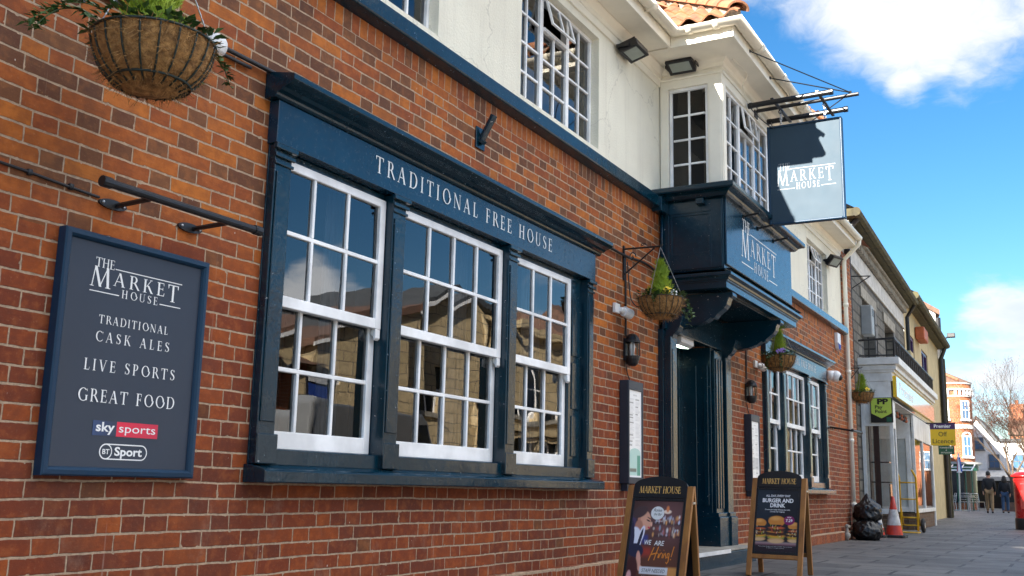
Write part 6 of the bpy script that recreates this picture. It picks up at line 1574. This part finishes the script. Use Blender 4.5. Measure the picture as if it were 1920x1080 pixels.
# ------------------------------------------------------------------ people
def skin_mesh(name, V, E, rad, mat, parent, sub=1, levels_smooth=True):
    me = bpy.data.meshes.new(name); me.from_pydata([tuple(v) for v in V], E, []); o = bpy.data.objects.new(name, me); COL.objects.link(o); o.parent = parent; WM[o.name] = WM[parent.name]
    me.materials.append(MATS[mat]); sk = o.modifiers.new('skin', 'SKIN'); sk.use_smooth_shade = True
    if not me.skin_vertices: me.attributes  # layer is made by the modifier below
    if len(me.skin_vertices) == 0:
        bm = bmesh.new(); bm.from_mesh(me); bm.verts.layers.skin.verify(); bm.to_mesh(me); bm.free()
    for i, r in enumerate(rad):
        s_ = me.skin_vertices[0].data[i]; s_.radius = (r, r) if not isinstance(r, tuple) else r; s_.use_root = i == 0
    m_ = o.modifiers.new('subsurf', 'SUBSURF'); m_.levels = sub; m_.render_levels = sub
    return o


def person(label, loc, rz, H, top, legs, hair, long_hair=False, stride=.12, sit=False, bagm=None):
    """faces +x in its own frame; stands mid-stride or sits"""
    o = thing('person', label, 'person', loc, rz); k = H / 1.78
    J = dict(pel=(0, 0, .96), spi=(0, 0, 1.14), che=(.01, 0, 1.36), nek=(.01, 0, 1.50), hd0=(.03, 0, 1.60), hd1=(.035, 0, 1.69))
    for s_, n in ((1, 'L'), (-1, 'R')):
        st = stride * s_
        J.update({'sh' + n: (0, .185 * s_, 1.42), 'el' + n: (-.04 - st * .3, .235 * s_, 1.15), 'wr' + n: (.05 - st * .9, .235 * s_, .92), 'ha' + n: (.07 - st, .23 * s_, .84),
                  'hi' + n: (0, .09 * s_, .92), 'kn' + n: (.03 + st * .8, .095 * s_, .50), 'an' + n: (st * 1.2 - .06, .095 * s_, .09), 'to' + n: (st * 1.2 + .11, .105 * s_, .035)})
        if sit:
            J.update({'kn' + n: (.42, .11 * s_, .50), 'an' + n: (.40, .11 * s_, .09), 'to' + n: (.55, .12 * s_, .035), 'el' + n: (.08, .24 * s_, .80), 'wr' + n: (.30, .18 * s_, .76), 'ha' + n: (.38, .15 * s_, .77), 'hi' + n: (0, .09 * s_, .50), 'sh' + n: (.02, .18 * s_, 1.0)})
    if sit: J.update(pel=(0, 0, .54), spi=(0, 0, .72), che=(.02, 0, .94), nek=(.03, 0, 1.08), hd0=(.05, 0, 1.18), hd1=(.06, 0, 1.27))
    def build(names, rr, nm, mat, edges, grow=0):
        idx = {n: i for i, n in enumerate(names)}; return skin_mesh(nm, [Vector(J[n]) * k for n in names], [(idx[a], idx[b]) for a, b in edges], [(rr[n[:2]] if n[:2] in rr else rr[n]) * k + grow for n in names], mat, o)
    for s_, n in ((1, 'L'), (-1, 'R')):
        h = Vector(J['ha' + n]); w_ = Vector(J['wr' + n]); d = (h - w_).normalized()
        for f in range(4): J['f%d' % f + n] = tuple(h + d * (.085 - .01 * abs(f - 1.5)) + Vector((.024 * (f - 1.5), -.01 * s_, 0)))
        J['f4' + n] = tuple(w_ + d * .07 + Vector((.05, -.02 * s_, 0)))
    allj = [n for n in J]; rr = {'pe': .13, 'sp': .12, 'ch': .14, 'ne': .055, 'hd': .092, 'sh': .062, 'el': .043, 'wr': .030, 'ha': .033, 'hi': .085, 'kn': .055, 'an': .038, 'to': .034, 'f0': .009, 'f1': .009, 'f2': .009, 'f3': .008, 'f4': .010}
    ed = [('pel', 'spi'), ('spi', 'che'), ('che', 'nek'), ('nek', 'hd0'), ('hd0', 'hd1')]
    for n in 'LR': ed += [('che', 'sh' + n), ('sh' + n, 'el' + n), ('el' + n, 'wr' + n), ('wr' + n, 'ha' + n), ('pel', 'hi' + n), ('hi' + n, 'kn' + n), ('kn' + n, 'an' + n), ('an' + n, 'to' + n)] + [('ha' + n, 'f%d' % f + n) for f in range(4)] + [('wr' + n, 'f4' + n)]
    build(allj, rr, 'body', 'skin', ed)
    up = ['pel', 'spi', 'che', 'nek'] + [a + n for n in 'LR' for a in ('sh', 'el', 'wr')]
    build(up, {'pe': .165, 'sp': .165, 'ch': .17, 'ne': .075, 'sh': .085, 'el': .068, 'wr': .05}, 'jacket', top, [('pel', 'spi'), ('spi', 'che'), ('che', 'nek')] + [e for n in 'LR' for e in (('che', 'sh' + n), ('sh' + n, 'el' + n), ('el' + n, 'wr' + n))])
    lo = ['pel'] + [a + n for n in 'LR' for a in ('hi', 'kn', 'an')]
    build(lo, {'pe': .145, 'hi': .108, 'kn': .082, 'an': .066}, 'trousers', legs, [('pel', 'hi' + n) for n in 'LR'] + [e for n in 'LR' for e in (('hi' + n, 'kn' + n), ('kn' + n, 'an' + n))])
    for n in 'LR':
        q = MB(); a, t_ = Vector(J['an' + n]) * k, Vector(J['to' + n]) * k; m_ = (a + t_) / 2; q.ball((m_.x, m_.y, .05 * k), .07 * k, 10, 2.0, .75, .72); q.build('shoe', 'shoe', o, smooth=True, local=True)
    h0, h1 = Vector(J['hd0']) * k, Vector(J['hd1']) * k
    q = MB(); q.ball(tuple(h1 + Vector((-.025, 0, .015)) * k), .105 * k, 14, 1, .95, 1.05)
    if long_hair: q.ball(tuple(h0 + Vector((-.05, 0, -.03)) * k), .12 * k, 12, .8, 1.1, 1.5)
    q.build('hair', hair, o, smooth=True, local=True)
    q = MB()
    for s_ in (-1, 1): q.ball(tuple(h0 + Vector((0, .095 * s_, .03)) * k), .028 * k, 8, .6, .5, 1)
    q.ball(tuple(h0 + Vector((.11, 0, .02)) * k), .02 * k, 8); q.build('ears_and_nose', 'skin', o, smooth=True, local=True)
    if bagm: q = MB(); q.box(-.10, .12, .22, .32, .72, 1.0); q.tube([(0, .26, 1.0), (0, .2, 1.4), (0, .0, 1.47)], .012, 5); tag(q.build('bag', bagm, None), 'dark bag hanging at the side of the walking woman', 'bag').matrix_world = Matrix.Translation(loc) @ Matrix.Rotation(rz, 4, 'Z')
    return o


person('person in black jacket and khaki trousers walking away down the street', (50.84, .62, 0), R(4), 1.80, 'dark_cloth', 'khaki', 'hair_dark', stride=.13)
person('person with long dark hair, black coat and blue jeans walking away', (52.49, .10, 0), R(-3), 1.64, 'dark_cloth', 'denim', 'hair_dark', True, stride=-.10, bagm='dark_cloth')
person('person in a blue jacket seated at a cafe table', (58.0, 3.35, 0), R(-120), 1.62, 'blue_cloth', 'denim', 'pale_cloth', sit=True)
person('person in a dark coat seated at the cafe by the buff house', (57.2, 3.75, 0), R(-60), 1.7, 'dark_cloth', 'dark_cloth', 'hair_dark', sit=True)

# ------------------------------------------------------------------ across the road, seen in the pub windows
sb_ = thing('opposite_stone_building', 'sunlit golden stone building with gable and cornice, mirrored in the pub windows', 'building', (24, -10.6, 0))
HO = [(20.4, 21.3, 2.4, 3.6), (24.2, 25.1, 2.6, 4.0), (26.6, 27.5, 2.6, 4.0), (29, 29.9, 2.6, 4.0), (24.2, 25.2, 0, 2.0), (27, 28, 0, 2.0)]
q = MB(); wall(q, 19.6, 34, 0, 4.5, -10.6, HO, -.25); q.add([(19.6, -10.6, 4.5), (24, -10.6, 4.5), (21.8, -10.6, 5.55)], [(0, 1, 2)]); q.quad((19.6, -10.6, 0), (19.6, -20, 0), (19.6, -20, 4.5), (19.6, -10.6, 4.5)); q.box(24, 34, -10.8, -10.601, 4.5, 5.0); q.build('wall', 'bath_stone', sb_)
q = MB(); wall(q, 24, 34, 0, 2.15, -10.54, HO[4:], -.2); q.build('rusticated_base', 'rusticated', sb_)
q = MB(); q.box(24, 34, -10.6, -10.35, 4.85, 5.05); q.box(23.98, 34, -10.6, -10.45, 2.15, 2.3); q.tube([(22.9, -10.52, 0), (22.9, -10.52, 4.9)], .05, 8); q.tube([(23.1, -10.52, 0), (23.1, -10.52, 4.9)], .05, 8); q.build('cornice', 'bath_stone', sb_)
q = MB(); q.prism([(19.4, 4.42), (21.8, 5.58), (24.2, 4.42), (24.2, 4.56), (21.8, 5.75), (19.4, 4.56)], lambda a, b, tt: (a, tt, b), -10.45, -20); q.build('roof', 'slate', sb_)
q = MB(); q.prism([(19.4, 4.36), (21.8, 5.52), (21.8, 5.62), (19.4, 4.46)], lambda a, b, tt: (a, tt, b), -10.44, -10.40); q.build('bargeboard', 'white_paint', sb_)
for a, b, c_, d in HO:
    q = MB(); q.box(a, b, -10.80, -10.76, c_, d); w_ = q.build('window', 'window_dark', sb_)
    q = MB(); q.box(a, a + .06, -10.759, -10.72, c_, d); q.box(b - .06, b, -10.759, -10.72, c_, d); q.box((a + b) / 2 - .03, (a + b) / 2 + .03, -10.759, -10.725, c_, d); q.box(a + .06, b - .06, -10.758, -10.727, (c_ + d) / 2, (c_ + d) / 2 + .05); q.build('frame', 'white_paint', w_)
    q = MB(); q.box(a - .15, b + .15, -10.599, -10.50, c_ - .12, c_ - .002); q.build('window_sill', 'stone_trim', w_)
o = thing('opposite_pole_sign', 'arched blue picture sign on a post across the road, mirrored in the left pub window', 'sign', (14.9, -9.0, 0))
q = MB(); q.tube([(14.9, -9, 0), (14.9, -9, 2.9)], .04, 8); q.build('post', 'black_metal', o)
q = MB(); q.box(14.62, 15.18, -8.98, -8.93, 1.95, 2.62); q.prism([(.28 * math.cos(math.pi * k / 10), .16 * math.sin(math.pi * k / 10)) for k in range(11)], lambda a, b, tt: (14.9 + a, tt, 2.621 + b), -8.98, -8.93); q.build('board', 'black_metal', o)
q = MB(); q.box(14.67, 15.13, -8.928, -8.92, 2.0, 2.40); q.build('picture', 'blue_cloth', o); q = MB(); q.box(14.67, 15.13, -8.928, -8.92, 2.44, 2.60); q.build('name_panel', 'white_plastic', o)
cb = thing('opposite_stone_cottage', 'sunlit stone cottage with white verge, mirrored in the left pub window', 'building', (17.8, -10.7, 0))
q = MB(); wall(q, 16.3, 19.4, 0, 3.6, -10.7, [(16.85, 17.25, 2.75, 3.35)], -.2); q.add([(16.3, -10.7, 3.6), (19.4, -10.7, 3.6), (19.4, -10.7, 4.6)], [(0, 1, 2)]); q.quad((16.3, -10.7, 0), (16.3, -18, 0), (16.3, -18, 3.6), (16.3, -10.7, 3.6)); q.build('wall', 'bath_stone', cb)
q = MB(); q.prism([(16.1, 3.5), (19.5, 4.6), (19.5, 4.75), (16.1, 3.65)], lambda a, b, tt: (a, tt, b), -10.6, -18); q.build('roof', 'roof_tile', cb); q = MB(); q.prism([(16.1, 3.46), (17.7, 3.98), (17.7, 4.07), (16.1, 3.55)], lambda a, b, tt: (a, tt, b), -10.59, -10.55); q.build('verge', 'white_paint', cb)
q = MB(); q.box(16.85, 17.25, -10.8, -10.74, 2.75, 3.35); q.box(17.03, 17.07, -10.739, -10.70, 2.75, 3.35); q.box(16.85, 17.25, -10.739, -10.702, 3.1, 3.14); q.build('window', 'white_paint', cb)
bb = thing('opposite_brick_house', 'brown brick house beside the stone cottage, mirrored at the left edge of the pub window', 'building', (11, -10.8, 0))
q = MB(); q.box(2, 16.2, -18, -10.8, 0, 3.2); q.build('wall', 'brick_far', bb); q = MB(); q.prism([(-10.5, 3.1), (-18.3, 3.1), (-14.4, 4.6)], lambda a, b, tt: (tt, a, b), 1.8, 16.4); q.build('roof', 'roof_tile', bb)
lb = thing('opposite_far_terrace', 'pale rendered terrace across the road beyond the stone building', 'building', (45, -11, 0))
q = MB(); q.box(34.2, 62, -18, -11, 0, 5.2); q.build('wall', 'buff_render', lb); q = MB(); q.prism([(-10.6, 5.15), (-18.3, 5.15), (-14.4, 7.6)], lambda a, b, tt: (tt, a, b), 34, 62); q.build('roof', 'roof_tile', lb)
for k in range(9):
    q = MB(); q.box(35.5 + 3 * k, 36.5 + 3 * k, -11.0, -10.96, 3.0, 4.4); q.build('window', 'window_dark', lb)
for o_, px_, py_, an in ((sb_, 19.6, -10.6, 12), (cb, 16.3, -10.7, 12)):
    L0 = Vector(o_.location); P0 = Vector((px_, py_, 0)); rm = Matrix.Rotation(R(an), 3, 'Z'); o_.location = P0 + rm @ (L0 - P0); o_.rotation_euler = (0, 0, R(an))
def van(label, x0, mat):
    o = thing('van', label, 'van', (x0 + 2.3, -8, 0), group='vans parked across the road')
    pf = [(0, .35), (4.45, .35), (4.55, .55), (4.5, .85), (4.2, 1.05), (3.75, 1.35), (3.35, 1.82), (3.1, 1.93), (.15, 1.96), (0, 1.85)]
    q = MB(); q.prism(pf, lambda a, b, tt: (x0 + a, tt, b), -7.05, -8.85); q.build('body', mat, o, bevel=.05, seg=3)
    q = MB(); q.prism([(3.0, 1.2), (3.72, 1.2), (3.32, 1.75), (3.0, 1.75)], lambda a, b, tt: (x0 + a, tt, b), -7.043, -7.049); q.build('side_window', 'window_dark', o)
    q = MB()
    for u in (.08, 1.5, 2.9): q.box(x0 + u, x0 + u + .012, -7.049, -7.045, .45, 1.8)
    q.box(x0 + .1, x0 + 4.3, -7.049, -7.03, .72, .80); q.build('trim', 'black_plastic', o)
    for u in (.85, 3.65):
        for y in (-7.12, -8.78):
            q = MB(); q.lathe([(.16, -.1), (.30, -.1), (.33, -.06), (.33, .06), (.30, .1), (.16, .1)], (x0 + u, y, .2), 22, axis='y'); wv = q.build('wheel', 'rubber', o, smooth=True); q = MB(); q.lathe([(.001, .08), (.18, .1), (.18, -.1), (.001, -.08)], (x0 + u, y, .2), 16, axis='y'); q.build('hub', 'steel', wv)
van('dark grey panel van parked across the road, mirrored in the middle pub window', 12.5, 'van_grey'); van('white panel van parked across the road, mirrored in the left pub window', 7.6, 'van_white')

# unseen house added beyond the frame so its shadow covers the near pavement
nh = thing('added_shade_house', 'unseen tall brick house added left of the pub to shade the pavement', 'building', (-11, 0, 0))
q = MB(); q.box(-17, -5.03, 0, 9, 0, 9); q.build('wall', 'brick_far', nh); q = MB(); q.prism([(-.3, 9.01), (9.3, 9.01), (4.5, 12)], lambda a, b, tt: (tt, a, b), -17.1, -5.0); q.build('roof', 'roof_tile', nh)
